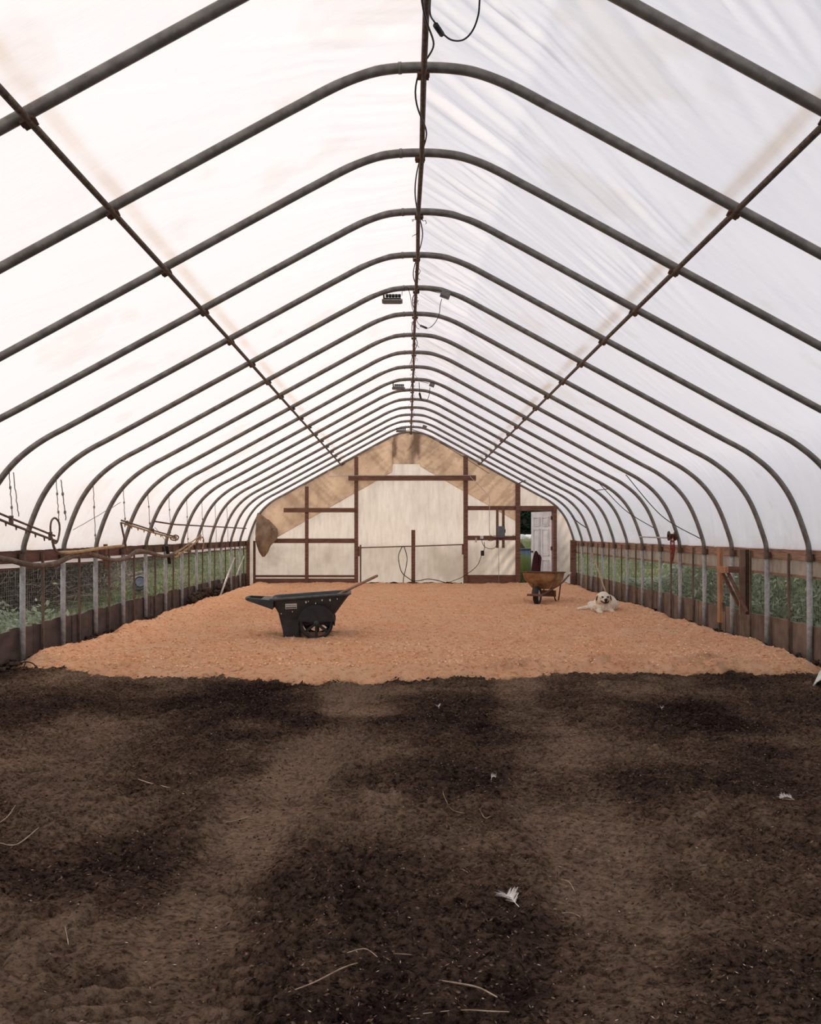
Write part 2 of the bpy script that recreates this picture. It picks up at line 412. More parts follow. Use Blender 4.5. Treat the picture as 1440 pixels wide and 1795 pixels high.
# outside ground
gx = np.concatenate([np.linspace(-60, XC-4.5, 60), np.linspace(XC+4.5, 60, 60)])
gy = np.linspace(-10, 90, 120)
X, Y = np.meshgrid(gx, gy)
Zg = (fbm(X, Y, .3, 3)-.5)*.22-.02 + 1.05*sstep(24, 56, Y) - .95*sstep(60, 74, Y)
sl = (X < 0)
ci = np.ones((len(gy)-1, len(gx)-1), bool); ci[:, 59] = False
ci[:, 59] = gy[:-1] > YE
ST(grid_obj('ground', X, Y, Zg, M_turf, mask=ci), 'green pasture outside the greenhouse')
def ground_z(x, y): return float((fbm(np.array([x]), np.array([y]), .3, 3)[0]-.5)*.22-.02+1.05*sstep(24, 56, np.array([y]))-.95*sstep(60, 74, np.array([y]))[0])

# ------------------------------------------------------------------ roof film
PROF = [(0,2.69),(.14,2.685),(.28,2.665),(.42,2.62),(.56,2.555),(.70,2.48),(.85,2.40),(1.3,2.155),(1.81,1.876),(2.3,1.61),(2.8,1.338),(3.1,1.175),(3.36,1.035),
        (3.55,.935),(3.70,.838),(3.85,.715),(3.98,.57),(4.09,.40),(4.18,.20),(4.25,0.0),(4.29,-.14),(4.30,-.30)]
half = spline([(x, 0, z+EYE) for x, z in PROF], 4)
full = [Vector((-p.x, 0, p.z)) for p in reversed(half)] + half[1:]
def prof_h(x):
    x = abs(x); xs_ = [p.x for p in half]; zs_ = [p.z for p in half]
    return float(np.interp(x, xs_, zs_))
# sheet profile (outside the pipes); ends on the side rail
off = []
for i, p in enumerate(full):
    a = full[max(i-1,0)]; b = full[min(i+1,len(full)-1)]; d = (b-a).normalized(); nn = Vector((-d.z, 0, d.x))
    off.append(p+nn*.034)
off = [p for p in off if p.z > EYE-.19]
za_ = [p.z for p in off if abs(p.x) < .62][0]
off = [p if abs(p.x) > .62 else Vector((p.x, 0, EYE+2.795-(EYE+2.795-za_)*abs(p.x)/.62)) for p in off]
arc = np.concatenate([[0], np.cumsum([(off[i+1]-off[i]).length for i in range(len(off)-1)])])
na = 330; sa = np.linspace(0, arc[-1], na)
px = np.interp(sa, arc, [p.x for p in off]); pz = np.interp(sa, arc, [p.z for p in off])
nx = -np.gradient(pz, sa); nzv = np.gradient(px, sa)
yc = np.concatenate([np.arange(-3.2, 3, .09), np.arange(3, 12, .021), np.arange(12, YE+.14, .045)])
A, Yc = np.meshgrid(sa, yc); PX = np.broadcast_to(px, A.shape); PZ = np.broadcast_to(pz, A.shape)
ph = (Yc-YK(1))/1.10434; fr = ph-np.floor(ph)
sag = -.022*np.sin(np.pi*fr)**2
sag = sag*(1-np.exp(-((A-arc[-1]/2)/.25)**2)*.6)
# tension wrinkles fanning from the ridge on the right, near the rail both sides
dr = np.abs(A-arc[-1]/2)
right = (A > arc[-1]/2)
wr = (fbm(A*.55+Yc*.3, (A*.65-Yc)*9.5, 1.3, 2, .5)-.5)+.6*(.25-np.abs(fbm(A*.4+9, (A*.55-Yc)*14, 1.3, 2)-.5)*2)
amp = np.where(right, .052, .020)*(np.exp(-((dr-.35)/.55)**2)+np.where(right, .9, .2)*np.exp(-((dr-1.65)/.38)**2)*sstep(.3,.6,fbm(Yc, A, .6, 2)))+.006
amp += .03*np.exp(-((dr-arc[-1]/2)/.8)**2)
low = (fbm(Yc*3.2+np.abs(PX)*1.3, A*.35, 2.0, 4, .6)-.5)*np.exp(-((dr-arc[-1]/2)/.7)**2)*.05
dn = sag + wr*amp*np.sin(np.pi*fr)**.6 + low*np.sin(np.pi*fr)**.5
dirt_shade = np.zeros_like(A)
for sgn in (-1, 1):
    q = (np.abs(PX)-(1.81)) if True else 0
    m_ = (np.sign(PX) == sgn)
    dirt_shade += m_*np.exp(-((np.abs(PX)-1.75)/.035)**2)*(.42 if sgn < 0 else .50)*sstep(.15, .60, fbm(Yc, A*.2, 2.2, 4))
dirt_shade += .10*np.exp(-(PX/.12)**2)*fbm(Yc, A, 2.5, 3)
dirt_shade += .22*np.exp(-(np.minimum(fr, 1-fr)*1.104/.05)**2)*sstep(.4, .8, fbm(Yc*.6, A, 1.5, 4))*(.4+.6*sstep(9, 20, Yc))
dirt_shade += .20*sstep(EYE+.25, EYE-.1, PZ) * sstep(.4,.75, fbm(Yc, A*2, 2.6, 4)) if False else .14*(1-sstep(-.15, .35, PZ-EYE))*sstep(.35,.75, fbm(Yc, A*2, 2.6, 4))
dirt_shade += .12*sstep(.62,.74,fbm(Yc,A,1.2,5,.6))
cv = grid_obj('ceiling', PX+nx*dn+XC, Yc, PZ+nzv*dn, M_cover, {'dirt_shade': np.clip(dirt_shade, 0, .8)})
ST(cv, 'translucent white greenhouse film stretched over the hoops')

# ------------------------------------------------------------------ hoops
def ordn(i): return ['first','second','third','fourth','fifth','sixth','seventh','eighth','ninth','tenth','eleventh','twelfth','thirteenth','fourteenth','fifteenth','sixteenth','seventeenth','eighteenth'][i-1]
arch_pts = [Vector((p.x, 0, p.z)) for p in full if p.z > EYE-.16]
hoop0 = empty('steel_hoop', (XC, YK(0), 0))
a_ = MB().tube([(-4.302,0,EYE-.32)]+arch_pts+[(4.302,0,EYE-.32)], .029, 12); A_OB = a_.build('arch', M_pipe, hoop0, local=True, smooth=True)
for s_ in (-1, 1):
    m_ = MB(); x_ = 4.302*s_
    m_.tube([(x_,0,-.12),(x_,0,.4),(x_,0,EYE-.24)], .0300, 12); p_ = m_.build('post', M_post, hoop0, local=True, smooth=True)
    c_ = MB(); c_.tube([(x_,0,EYE-.30),(x_,0,EYE-.22)], .041, 12); c_.box((x_-.012,-.055,EYE-.275),(x_+.012,.055,EYE-.25)); c_.build('sleeve', M_lath, hoop0, local=True)
sp = MB().tube([(-.125,0,EYE+2.686),(-.145,0,EYE+2.685)], .0325, 12); sp.build('splice_ring', M_pipe, hoop0, local=True, smooth=True)
for x_, z_ in ((-1.80,1.862),(0,2.665),(1.80,1.862)):
    c_ = MB(); dx = .0 if x_ == 0 else math.copysign(.475, x_); M_ = Matrix.Translation((x_,0,EYE+z_)) @ Matrix.Rotation(dx, 4, 'Y')
    c_.box((-.032,-.035,-.032),(.032,.035,-.018), M_); c_.box((-.036,-.012,-.03),(-.029,.012,.035), M_); c_.box((.029,-.012,-.03),(.036,.012,.035), M_)
    c_.build('clamp', M_iron, hoop0, local=True)
kids0 = list(hoop0.children)
for k in range(0, 18):
    if k == 0: h = hoop0
    else:
        h = hoop0.copy(); C.objects.link(h); h.location = (XC+random.uniform(-.008,.008), YK(k), 0)
        for ch in kids0:
            c = ch.copy(); C.objects.link(c); c.parent = h
    if k == 0: lb = 'grey steel hoop nearest the camera, cut off by the top edge of the photo'
    elif k == 17: lb = 'grey steel hoop framing the gable of the end wall'
    elif k < 10: lb = 'grey steel roof hoop, %s complete arch counted down from the top of the photo' % ordn(k)
    else: lb = 'grey steel roof hoop, %s in front of the end wall' % ordn(17-k)
    T(h, lb, 'greenhouse hoop', 'steel hoops of the greenhouse')

def purl(name, pts, label):
    o = MB().tube(pts, .0175, 10).build(name, M_purlin, smooth=True); T(o, label, 'purlin'); return o
py = [-1]+[YK(k) for k in range(0, 18)]
purl('ridge_purlin', [(XC+random.uniform(-.006,.006), y, EYE+2.643) for y in py], 'rusty ridge pipe running along the peak of the roof')
purl('side_purlin', [(XC-1.785-.05*max(0,(y-8)/14), y, EYE+1.845-.03*max(0,(y-8)/14)) for y in py], 'rusty pipe running along the left roof slope under the hoops')
purl('side_purlin', [(XC+1.785+.02*max(0,(y-8)/14), y, EYE+1.845-.012*max(0,(y-8)/14)) for y in py], 'rusty pipe running along the right roof slope under the hoops')
o = MB().tube([(XC-4.13, YK(9)-.1, EYE+.20)]+[(XC-4.15, YK(k), EYE+.17-.03*(k-9)/7) for k in range(10, 17)], .013, 8).build('side_pipe', M_raill, smooth=True)
T(o, 'thin brown pipe tied along the left hoops above the side rail', 'pipe')
# brace pipe near the door (right)
o = MB().tube([P(905,850,YE-.12), P(960,822,YK(14)), P(985,808,YK(12)+.2)], .014, 8).build('brace_pipe', M_purlin, smooth=True)
T(o, 'short rusty brace pipe joining right hoops above the doorway', 'pipe')

# ------------------------------------------------------------------ side walls
Y0w = 2.0
def wavy_board(side, mat, zt, name, label):
    m_ = MB(); x0 = XC+side*4.345; y = Y0w; k = 0
    while y < YE-.05:
        L = .5522
        y2 = min(y+L, YE); t0 = zt+random.uniform(-.012,.012); dx = random.uniform(-.008,.008)
        n_ = 5; top = [t0+random.uniform(-.012,.012)*(1 if side < 0 else .5) for _ in range(n_+1)]
        vs = []; fs = []
        for i in range(n_+1):
            yy_ = y+(y2-y-.006)*i/n_
            for xx_ in (x0+dx, x0+dx+side*.018):
                vs += [(xx_, yy_, -.1), (xx_, yy_, top[i])]
        for i in range(n_):
            b = i*4; c = b+4
            fs += [(b, c, c+1, b+1), (b+2, b+3, c+3, c+2), (b+1, c+1, c+3, b+3)]
        fs += [(0,1,3,2), (n_*4, n_*4+2, n_*4+3, n_*4+1)]
        m_.add(vs, fs); y = y2
    o = m_.build(name, mat); ST(o, label); return o
wavy_board(-1, M_kickl, .375, 'baseboard_left', 'dark brown kickboards along the foot of the left side')
wavy_board(1, M_kickr, .385, 'baseboard_right', 'brown kickboards along the foot of the right side')
o = MB().box((XC-4.385, Y0w, EYE-.315), (XC-4.345, YE, EYE-.165)).build('trim_1', M_raill); ST(o, 'brown board rail along the top of the left opening')
o = MB().box((XC+4.345, Y0w, EYE-.30), (XC+4.385, YE, EYE-.165)).build('trim_2', M_raily); ST(o, 'brown board rail along the top of the right opening')
o = MB().box((XC-4.375, Y0w, EYE-.395), (XC-4.35, YE, EYE-.372)).build('trim_3', M_raill); ST(o, 'thin brown batten below the left rail')
o = MB().box((XC+4.35, Y0w, EYE-.50), (XC+4.375, YE, EYE-.468)).build('trim_4', M_raily); ST(o, 'thin batten at the lower edge of the right skirt')
# rolled film (left) and skirt (right)
o = MB().tube([(XC-4.40+.004*math.sin(y*5), y, EYE-.345+.006*math.sin(y*3.1)) for y in np.arange(Y0w, YE, .25)], .024, 10).build('rolled_film', M_cover, smooth=True)
T(o, 'pale roll of plastic film lying under the left rail', 'rolled plastic')
ya = np.arange(Y0w, YE, .04); za = np.linspace(EYE-.29, EYE-.48, 8)
Ya, Za = np.meshgrid(ya, za)
Xa = XC+4.368+(fbm(Ya*3, Za*2, 2, 4, .6)-.5)*.05
o = grid_obj('plastic_skirt', Xa, Ya, Za, M_skirt); T(o, 'dusty translucent plastic strip hanging below the right rail', 'plastic strip')

# wire netting
def netting(side, label):
    m_ = MB(); x_ = XC+side*4.338; z0 = .39; z1 = EYE-.38 if side < 0 else EYE-.3
    for y in np.arange(6.5, YE, .05): m_.box((x_-.0006, y-.0006, z0), (x_+.0006, y+.0006, z1))
    for z in np.arange(z0, z1, .05): m_.box((x_-.0006, 6.5, z-.0006), (x_+.0006, YE, z+.0006))
    T(m_.build('wire_netting', M_post), label, 'wire netting')
netting(-1, 'fine wire netting closing the open left side')
netting(1, 'fine wire netting closing the open right side')

def stud(side, y, k, w_=.022, d_=.03, mat=M_lath, top=None):
    x_ = XC+side*4.318; t = top if top else EYE-.20+random.uniform(-.03,.01)
    lean = random.uniform(-.012,.012)
    m_ = MB(); m_.beam((x_, y+lean, -.05), (x_, y, t), w_, d_, up=(0,1,0))
    o = m_.build('wooden_stud', mat)
    sd_ = 'left' if side < 0 else 'right'
    if k <= 11: lb = 'thin wooden stud on the %s side, standing in the %s bay in view' % (sd_, ordn(k-3))
    else: lb = 'thin wooden stud on the %s side, standing in the %s bay from the end wall' % (sd_, ordn(17-k))
    T(o, lb, 'stud', 'thin studs of the side walls'); return o
for side in (-1, 1):
    for k in range(4, 17): stud(side, YK(k)+.552, k)

# dark wall corner clutter on the right far end + corner posts
o = MB().box((XC+4.20, YE-.16, -.05), (XC+4.34, YE-.02, EYE-.16)).build('corner_post', M_wood, bevel=.006); T(o, 'dark thick corner post at the right end of the gable wall', 'post')
o = MB().box((XC-4.33, YE-.16, -.05), (XC-4.25, YE-.05, EYE-.16)).build('corner_post', M_wood, bevel=.006); T(o, 'dark corner post at the left end of the gable wall', 'post')

# clods along the wall feet
m_ = MB()
for side in (-1, 1):
    for _ in range(420):
        y = random.uniform(8.2, YE-.2); x = XC+side*(4.26+random.gauss(0,.05)-.05)
        r = random.uniform(.012,.042); z = soil_z(x, y)
        m_.ell((x, y, z+r*.4+random.random()*.03), (r*random.uniform(.8,1.5), r*random.uniform(.8,1.6), r*.7), nu=6, nv=4)
T(m_.build('earth_clods', M_clod), 'dark crumbled earth banked along the foot of both side walls', 'earth clods', kind='stuff')

# ------------------------------------------------------------------ end wall
def EP(u, v, dy=0): return P(u, v, YE+dy)
def ex(u): return (u-U0)*YE/F
def ez(v): return EYE+(V0-v)*YE/F
def timber(name, u0, u1, v0, v1, label, dy0=-.06, dy1=.0, mat=None, cat='timber'):
    x0, x1 = ex(u0), ex(u1); z0, z1 = ez(v1), ez(v0)
    if mat is None: mat = M_woodh if (u1-u0) > (v1-v0) else M_wood
    o = MB().box((x0, YE+dy0, z0), (x1, YE+dy1, z1)).build(name, mat, bevel=.003); T(o, label, cat); return o
dy_sheet = .03
DOOR = (911.8, 969.5, 895.5, 1036)
cols = []; n_r = 46
xa = np.linspace(XC-4.30, XC+4.30, 300)
xa = np.sort(np.concatenate([xa, [ex(DOOR[0])-.001, ex(DOOR[0]), ex(DOOR[1]), ex(DOOR[1])+.001]]))
Xg = np.zeros((len(xa), n_r)); Zg2 = np.zeros_like(Xg)
for i, x in enumerate(xa):
    zt = prof_h(x-XC)+.02; zb = -.03
    if abs(x-XC) < .62: zt = max(zt, EYE+2.79-(2.79+EYE-za_)*abs(x-XC)/.62)
    if ex(DOOR[0]) <= x <= ex(DOOR[1]): zb = ez(DOOR[2])
    zt = max(zt, zb+.05); Xg[i] = x; Zg2[i] = np.linspace(zb, zt, n_r)
fold = (fbm((Xg-Zg2*.8)*1.6, (Xg+Zg2)*.35, 2.2, 4, .6)-.5)
rp = sstep(ex(820), ex(905), Xg)*(1-sstep(ez(960), ez(930), Zg2))
lp = (1-sstep(ex(470), ex(600), Xg))*(1-sstep(ez(1000), ez(950), Zg2))
diag = np.sin((Xg*.75+Zg2*.8)*34+3*fbm(Xg,Zg2,1.5,2))*.5+np.sin((Xg*.7+Zg2*.85)*57)*.3
diagL = np.sin((Xg*.6+Zg2)*30+3*fbm(Xg,Zg2,1.5,2))*.5
outr = sstep(ex(974), ex(980), Xg)
vert = np.sin(Xg*30-Zg2*9+6*fbm(Xg,Zg2,1.2,3))
Yg = YE+dy_sheet+.02*fold+.010*diag*rp*0+.02*np.sin((Xg*.95-Zg2*.75)*24+3*fbm(Xg,Zg2,1.5,2))*rp+.012*diagL*lp+.05*vert*outr*(.3+fold)
dr_ = .35*sstep(.45,.75,fbm(Xg*1.2, Zg2*.7, 1.4, 5,.6))*(1-sstep(ez(985), ez(930), Zg2)) - 0
dr_ += .42*(1-sstep(ez(963), ez(950), Zg2))*(.45+.9*(fbm(Xg*2, Zg2*2, 1.5, 5, .6)-.2)) + .16*sstep(ez(925), ez(905), Zg2)*sstep(.4,.7,fbm(Xg*6, Zg2*.5, 1.2, 4))  # stains, with streaks that also paint crease shading into the film
msk = np.ones((len(xa)-1, n_r-1), bool)
# seam columns beside the door are left out so that the opening has square corners
for i in range(len(xa)-1):
    if abs(Zg2[i,0]-Zg2[i+1,0]) > .5: msk[i] = False
o = grid_obj('wall_back', Xg, Yg, Zg2, M_end, {'dirt_shade': np.clip(dr_, 0, .7)}, mask=msk); ST(o, 'stained translucent plastic end wall')
# fill beside the removed seam columns is covered by the door posts
# folded upper sheet
ua = np.concatenate([np.linspace(452, 688, 90), np.linspace(689, 736, 20), np.linspace(737, 905, 70)])
Xf = np.zeros((len(ua), 26)); Zf = np.zeros_like(Xf)
for i, u in enumerate(ua):
    if u < 688.5: v_ = 943-.567*(u-484.6); v_ = min(v_, 948)
    elif u < 736.5: v_ = 813.5
    else: v_ = 818+.572*(u-737)
    x = ex(u); top = prof_h(x-XC)-.005; z0 = min(ez(v_), top-.05); Xf[i] = x; Zf[i] = np.linspace(z0, top, 26)
fo = fbm(Xf*2.2, Zf*1.2, 2.4, 5, .62)-.5
fan = np.sin(np.arctan2(Zf-ez(765), np.abs(Xf-ex(712))+.15)*38)
Yf = YE-.012+.055*fo-.012*fan*(np.abs(Xf-ex(712)) < 2)
cen = np.exp(-((np.abs(Xf-ex(712))-.30)/.06)**2)*.75*sstep(.3,.6,fbm(Xf*3,Zf,3,3)) + np.exp(-((Xf-ex(726))/.14)**2)*.5*sstep(.3,.6,fbm(Xf*3,Zf,3,3))
cen = np.clip(cen*1.5, 0, .95)*(Zf > ez(816)); crease_shade = sstep(.54,.60,fbm((Xf-Zf*np.sign(Xf-ex(712)))*5, (Xf*np.sign(Xf-ex(712))+Zf)*.8, 2, 3))*.28; cen = cen+crease_shade  # crease streaks paint wrinkle shading into the flap colour, over its dirt
edge = np.zeros_like(Xf); edge[:, 0] = .3
o = grid_obj('folded_film', Xf, Yf, Zf, M_flap, {'dirt_shade': np.clip(cen+edge, 0, .9)})
T(o, 'tan doubled plastic flap hanging under the gable of the end wall', 'plastic flap')
o = MB().box((ex(690), YE-.055, ez(814)), (ex(704), YE-.045, ez(768)))
# gathered bundle
m_ = MB(); rows = 22; n_ = 28
prof_b = [(0,452,470,905),(.2,450,482,918),(.45,449,486,935),(.6,450,484,946),(.75,452,474,956),(.9,455,470,967),(1,460,464,976)]
vs = []
for r in range(rows+1):
    t = r/rows
    ul = np.interp(t, [p[0] for p in prof_b], [p[1] for p in prof_b]); ur = np.interp(t, [p[0] for p in prof_b], [p[2] for p in prof_b]); vv = np.interp(t, [p[0] for p in prof_b], [p[3] for p in prof_b])
    for j in range(n_):
        a = 2*math.pi*j/n_; rr = 1+.22*math.sin(a*5+t*5)+.1*math.sin(a*9-3*t)
        cx_ = (ul+ur)/2; hw = (ur-ul)/2
        q = EP(cx_+hw*math.cos(a)*min(rr,1.15), vv+ (6*math.cos(a) if t < .3 else 0), -.14); q.y += .11*math.sin(a)*rr*min(1, hw/10)
        vs.append(q)
fs = [(r*n_+j, r*n_+(j+1)%n_, (r+1)*n_+(j+1)%n_, (r+1)*n_+j) for r in range(rows) for j in range(n_)]
fs += [tuple(range(n_-1,-1,-1)), tuple(rows*n_+j for j in range(n_))]
o = m_.add(vs, fs).build('gathered_film', M_bundle, smooth=True); T(o, 'filthy brown bunch of gathered plastic hanging at the upper left of the end wall', 'plastic bundle')

timber('end_wall_post', 621.8, 628.4, 801, 1031, 'brown timber post left of the wide central bay in the end wall', -.09, -.0)
timber('end_wall_post', 812.7, 820.4, 799, 1030, 'brown timber post right of the wide central bay in the end wall', -.09, -.0)
timber('end_wall_post', 535.6, 541.3, 853, 1032, 'brown timber post in the left half of the end wall', -.1, -.0)
timber('end_wall_post', 904, 911.8, 847, 1031, 'brown timber post on the left of the doorway', -.1, .03)
timber('end_wall_post', 969.3, 975.7, 889, 1031, 'brown timber post on the right of the doorway', -.1, .03)
timber('end_wall_post', 444.5, 448.5, 948, 1032, 'slim brown post at the left end of the gable wall', -.05, .0)
timber('cross_beam', 611.6, 834.2, 833.8, 843, 'long brown beam spanning the middle of the gable', -.15, -.095, cat='beam')
timber('cross_rail', 498.9, 623, 890.7, 898.4, 'upper brown rail in the left half of the end wall', -.155, -.105, cat='rail')
timber('cross_rail', 468, 621.7, 944, 952, 'middle brown rail in the left half of the end wall', -.055, -.005, cat='rail')
timber('cross_rail', 448.6, 621.7, 1008, 1011.8, 'narrow brown rail above the left sill board of the end wall', -.055, -.005, cat='rail')
timber('sill_board', 448.6, 621.7, 1014, 1026.5, 'wide brown sill board low on the left half of the end wall', -.045, -.005, cat='board')
timber('sill_board', 448.6, 621.7, 1028, 1034, 'lowest dark board at the foot of the left half of the end wall', -.05, -.005, cat='board')
timber('cross_rail', 820.5, 903.9, 887, 894.4, 'upper brown rail between the post and the doorway', -.06, -.01, cat='rail')
timber('cross_rail', 820.5, 903.9, 939, 947, 'middle brown rail carrying the grey electric box', -.06, -.01, cat='rail')
timber('door_header', 912, 976.5, 886.8, 895.6, 'brown timber header above the open doorway', -.07, .02, cat='header')
timber('sill_board', 820.5, 903.9, 1007.8, 1026, 'wide dark sill board right of the central bay', -.045, -.005, cat='board')
timber('sill_board', 976, 1001, 1023, 1030, 'short dark sill board right of the doorway', -.045, -.005, cat='board')
timber('centre_stake', 721.4, 728.2, 929, 1030, 'lone upright timber stake in the middle of the end wall', -.16, -.09, cat='stake')
timber('thin_stake', 631.3, 633.8, 955, 1028, 'thin upright stick beside the left post of the central bay', -.05, -.01, cat='stick')
o = MB().tube([EP(632,960,-.07), EP(725,957.5,-.065), EP(815,954.5,-.03)], .015, 8).build('roll_bar', M_wood, smooth=True); T(o, 'thin brown bar crossing the central bay behind the upright stake', 'bar')
timber('hanging_stick', 869.5, 874, 888, 960.5, 'left of two upright sticks behind the grey electric box', -.085, -.062, cat='stick')
timber('hanging_stick', 879.9, 884.6, 888, 960.5, 'right of two upright sticks behind the grey electric box', -.085, -.062, cat='stick')
timber('threshold', 911.8, 969.3, 1026.5, 1031, 'pale door sill at the foot of the doorway', -.06, .03, M_white, 'door sill')
timber('post_block', 628.5, 631, 958, 975, 'small wood block on the left central post', -.06, -.02, cat='block')
timber('post_block', 810, 812.6, 955, 972, 'small wood block on the right central post', -.06, -.02, cat='block')

# electric box and conduits
bx = empty('electric_box', EP(877.5, 943, -.1))
MB().box((ex(870.8),-.17+YE,ez(942.5)), (ex(884.4),-.087+YE,ez(922.5))).build('case', M_greybox, bx, bevel=.006)
MB().box((ex(871.6),-.178+YE,ez(941.5)), (ex(883.6),-.17+YE,ez(924.5))).build('cover', M_greybox, bx, bevel=.003)
MB().box((ex(884.4),-.15+YE,ez(934)), (ex(885.6),-.12+YE,ez(928))).build('switch_lever', M_black, bx)
T(bx, 'grey electric box mounted on two sticks beside the doorway', 'electric box')
def wire(name, uvd, r, mat, label, cat, n=6, sp_=6):
    pts = spline([EP(u, v, d) for u, v, d in uvd], sp_) if sp_ else [EP(u,v,d) for u,v,d in uvd]
    o = MB().tube(pts, r, n).build(name, mat, smooth=True); T(o, label, cat); return o
wire('conduit', [(574,836,-.17),(612,834,-.165),(700,834,-.165),(818,833.5,-.165),(825,836,-.165),(856,868,-.13),(858.5,874,-.13),(858.5,932,-.13),(861,938,-.13),(866,940.5,-.13),(870.6,941,-.13)], .0085, M_conduit, 'pale metal conduit running along the beam and down to the electric box', 'conduit', sp_=4)
wire('conduit', [(874.8,943,-.115),(874.8,1030,-.115)], .0085, M_conduit, 'pale metal conduit running straight down from the electric box', 'conduit', sp_=0)
wire('conduit', [(884.6,940,-.12),(895,940,-.12),(901,938,-.12),(903,935,-.115)], .007, M_conduit, 'short pale conduit from the electric box to the door post', 'conduit')
o = MB().box((ex(833),YE-.10,ez(951)),(ex(836),YE-.06,ez(942.5))).build('outlet_box', M_conduit, bevel=.004); T(o, 'small pale outlet box hanging low on the middle rail', 'outlet box')
o = MB().box((ex(841.8),YE-.10,ez(944.5)),(ex(847.5),YE-.06,ez(939))).build('outlet_box', M_white, bevel=.004); T(o, 'small white outlet box on the middle rail beside the electric box', 'outlet box')
wire('power_cord', [(870,944,-.12),(862,948,-.13),(856,947,-.13)], .008, M_cable, 'short black cord curling left from under the electric box', 'cord')
wire('power_cord', [(845,944,-.11),(846,952,-.13),(851,959,-.14),(860,962,-.14),(868,960,-.13),(872,952,-.12),(873,944,-.12)], .008, M_cable, 'black cord looping from the white outlet to the electric box', 'cord')
pc = empty('extension_cord', EP(846, 1010, -.13))
MB().tube(spline([EP(849,950,-.12),EP(850,960,-.13),EP(848,966,-.13),EP(845,972,-.13),EP(843,978,-.13),EP(838,990,-.14),EP(828,1000,-.15),EP(819,1006,-.17),EP(808,1013,-.17),EP(795,1018,-.15),EP(786,1022,-.15)],6), .009, 6).build('cord', M_cable, pc, smooth=True)
MB().box((ex(842.5),YE-.16,ez(974)),(ex(848.5),YE-.10,ez(965))).build('plug', M_black, pc, bevel=.01)
T(pc, 'black extension cord with a fat plug hanging below the outlets', 'extension cord')
wire('hose', [(707,1025,-.15),(708,1012,-.13),(712,995,-.12),(714,978,-.12),(710,962,-.115),(707,957.5,-.10),(703,963,-.115),(699,975,-.12),(701,992,-.12),(706,1005,-.13),(717,1014,-.17),(724,1018,-.21),(735,1018,-.15),(750,1015,-.15),(765,1017,-.15),(780,1021,-.15)], .012, M_cable, 'dark hose looped over the thin bar and trailing along the foot of the wall', 'hose')
# ragged bottom edge of the central sheet
m_ = MB(); m_.tube([(x, YE-.03+.02*math.sin(x*9), .095+.012*math.sin(x*13)+.008*math.sin(x*31)) for x in np.arange(ex(631), ex(812), .05)], .028, 7)
T(m_.build('rolled_hem', M_clod, smooth=True), 'dark rolled hem of plastic along the foot of the central bay', 'rolled hem')

# door
hx, hy = ex(968.5), YE+.02
ang = math.radians(60)     # swung outwards
dr = empty('door_1', (hx, hy, ez(1031)), 0)
dr.rotation_euler = (0, 0, -ang)
hgt = ez(896.6)-ez(1031); wd = .86
m_ = MB(); m_.box((-wd, -.02, 0), (0, .02, hgt)); D = m_.build('door_leaf', M_white, dr, local=True, bevel=.002)
m_ = MB(); M_shadow = M_white
def panel(x0, x1, z0, z1):
    q = MB()
    for sgn in (-1, 1):
        y0 = sgn*.02
        w_ = .022
        for (a, b, c, d) in ((x0,x1,z0,z0+w_),(x0,x1,z1-w_,z1),(x0,x0+w_,z0,z1),(x1-w_,x1,z0,z1)):
            q.box((a, min(y0, y0+sgn*.012), c), (b, max(y0, y0+sgn*.012), d))
        q.box((x0+.05, min(y0, y0+sgn*.009), z0+.05), (x1-.05, max(y0, y0+sgn*.009), z1-.05))
    q.build('door_panel', M_white, dr, local=True)
for (x0, x1) in ((-wd+.10, -wd/2-.045), (-wd/2+.045, -.10)):
    panel(x0, x1, hgt-.38, hgt-.14); panel(x0, x1, hgt-1.17, hgt-.46); panel(x0, x1, .18, hgt-1.28)
kn = MB(); kn.lathe([(.001,.0),(.028,.0),(.028,.008),(.012,.012),(.012,.035),(.028,.045),(.03,.06),(.02,.072),(.001,.074)], 16, Matrix.Translation((-wd+.065,-.02,.95)) @ Matrix.Rotation(math.pi/2, 4, 'X'))
kn.build('door_knob', M_iron, dr, local=True, smooth=True)
for z_ in (.25, 1.0, hgt-.22):
    MB().box((-.02,-.035,z_),(.03,-.018,z_+.1)).build('hinge', M_iron, dr, local=True)
dr['kind'] = 'structure'; dr['label'] = 'white six-panel door standing half open in the end wall'

# maroon coat hung from the knob
kx = hx-(wd-.065)*math.cos(ang)+.0; ky = 22.93
m_ = MB(); n_ = 22; vs = []
pb = [(0,.012,.02,965.5),(.05,.04,.035,968),(.15,.075,.05,974),(.3,.095,.06,982),(.5,.105,.065,992),(.75,.11,.07,1004),(1,.10,.07,1021)]
cxm = P(939.5, 990, ky).x
for r in range(25):
    t = r/24
    a_ = [np.interp(t, [p[0] for p in pb], [p[i] for p in pb]) for i in (1,2,3)]
    for j in range(n_):
        th = 2*math.pi*j/n_; rr = 1+.12*math.sin(th*4+t*3)+.07*math.sin(th*7)
        vs.append((cxm+a_[0]*rr*math.cos(th)+.01*math.sin(t*6), ky-.03+a_[1]*rr*math.sin(th)*.9-.02, P(0,a_[2],ky).z))
fs = [(r*n_+j, r*n_+(j+1)%n_, (r+1)*n_+(j+1)%n_, (r+1)*n_+j) for r in range(24) for j in range(n_)]+[tuple(range(n_)), tuple(24*n_+j for j in range(n_-1,-1,-1))]
m_.add(vs, fs)
M_maroon = simple('maroon_cloth', (.030,.006,.011), (.065,.014,.022), 14, .9, bump=.3)
ct = m_.build('hanging_coat', M_maroon, smooth=True); T(ct, 'dark maroon coat hanging from the knob of the white door', 'coat')
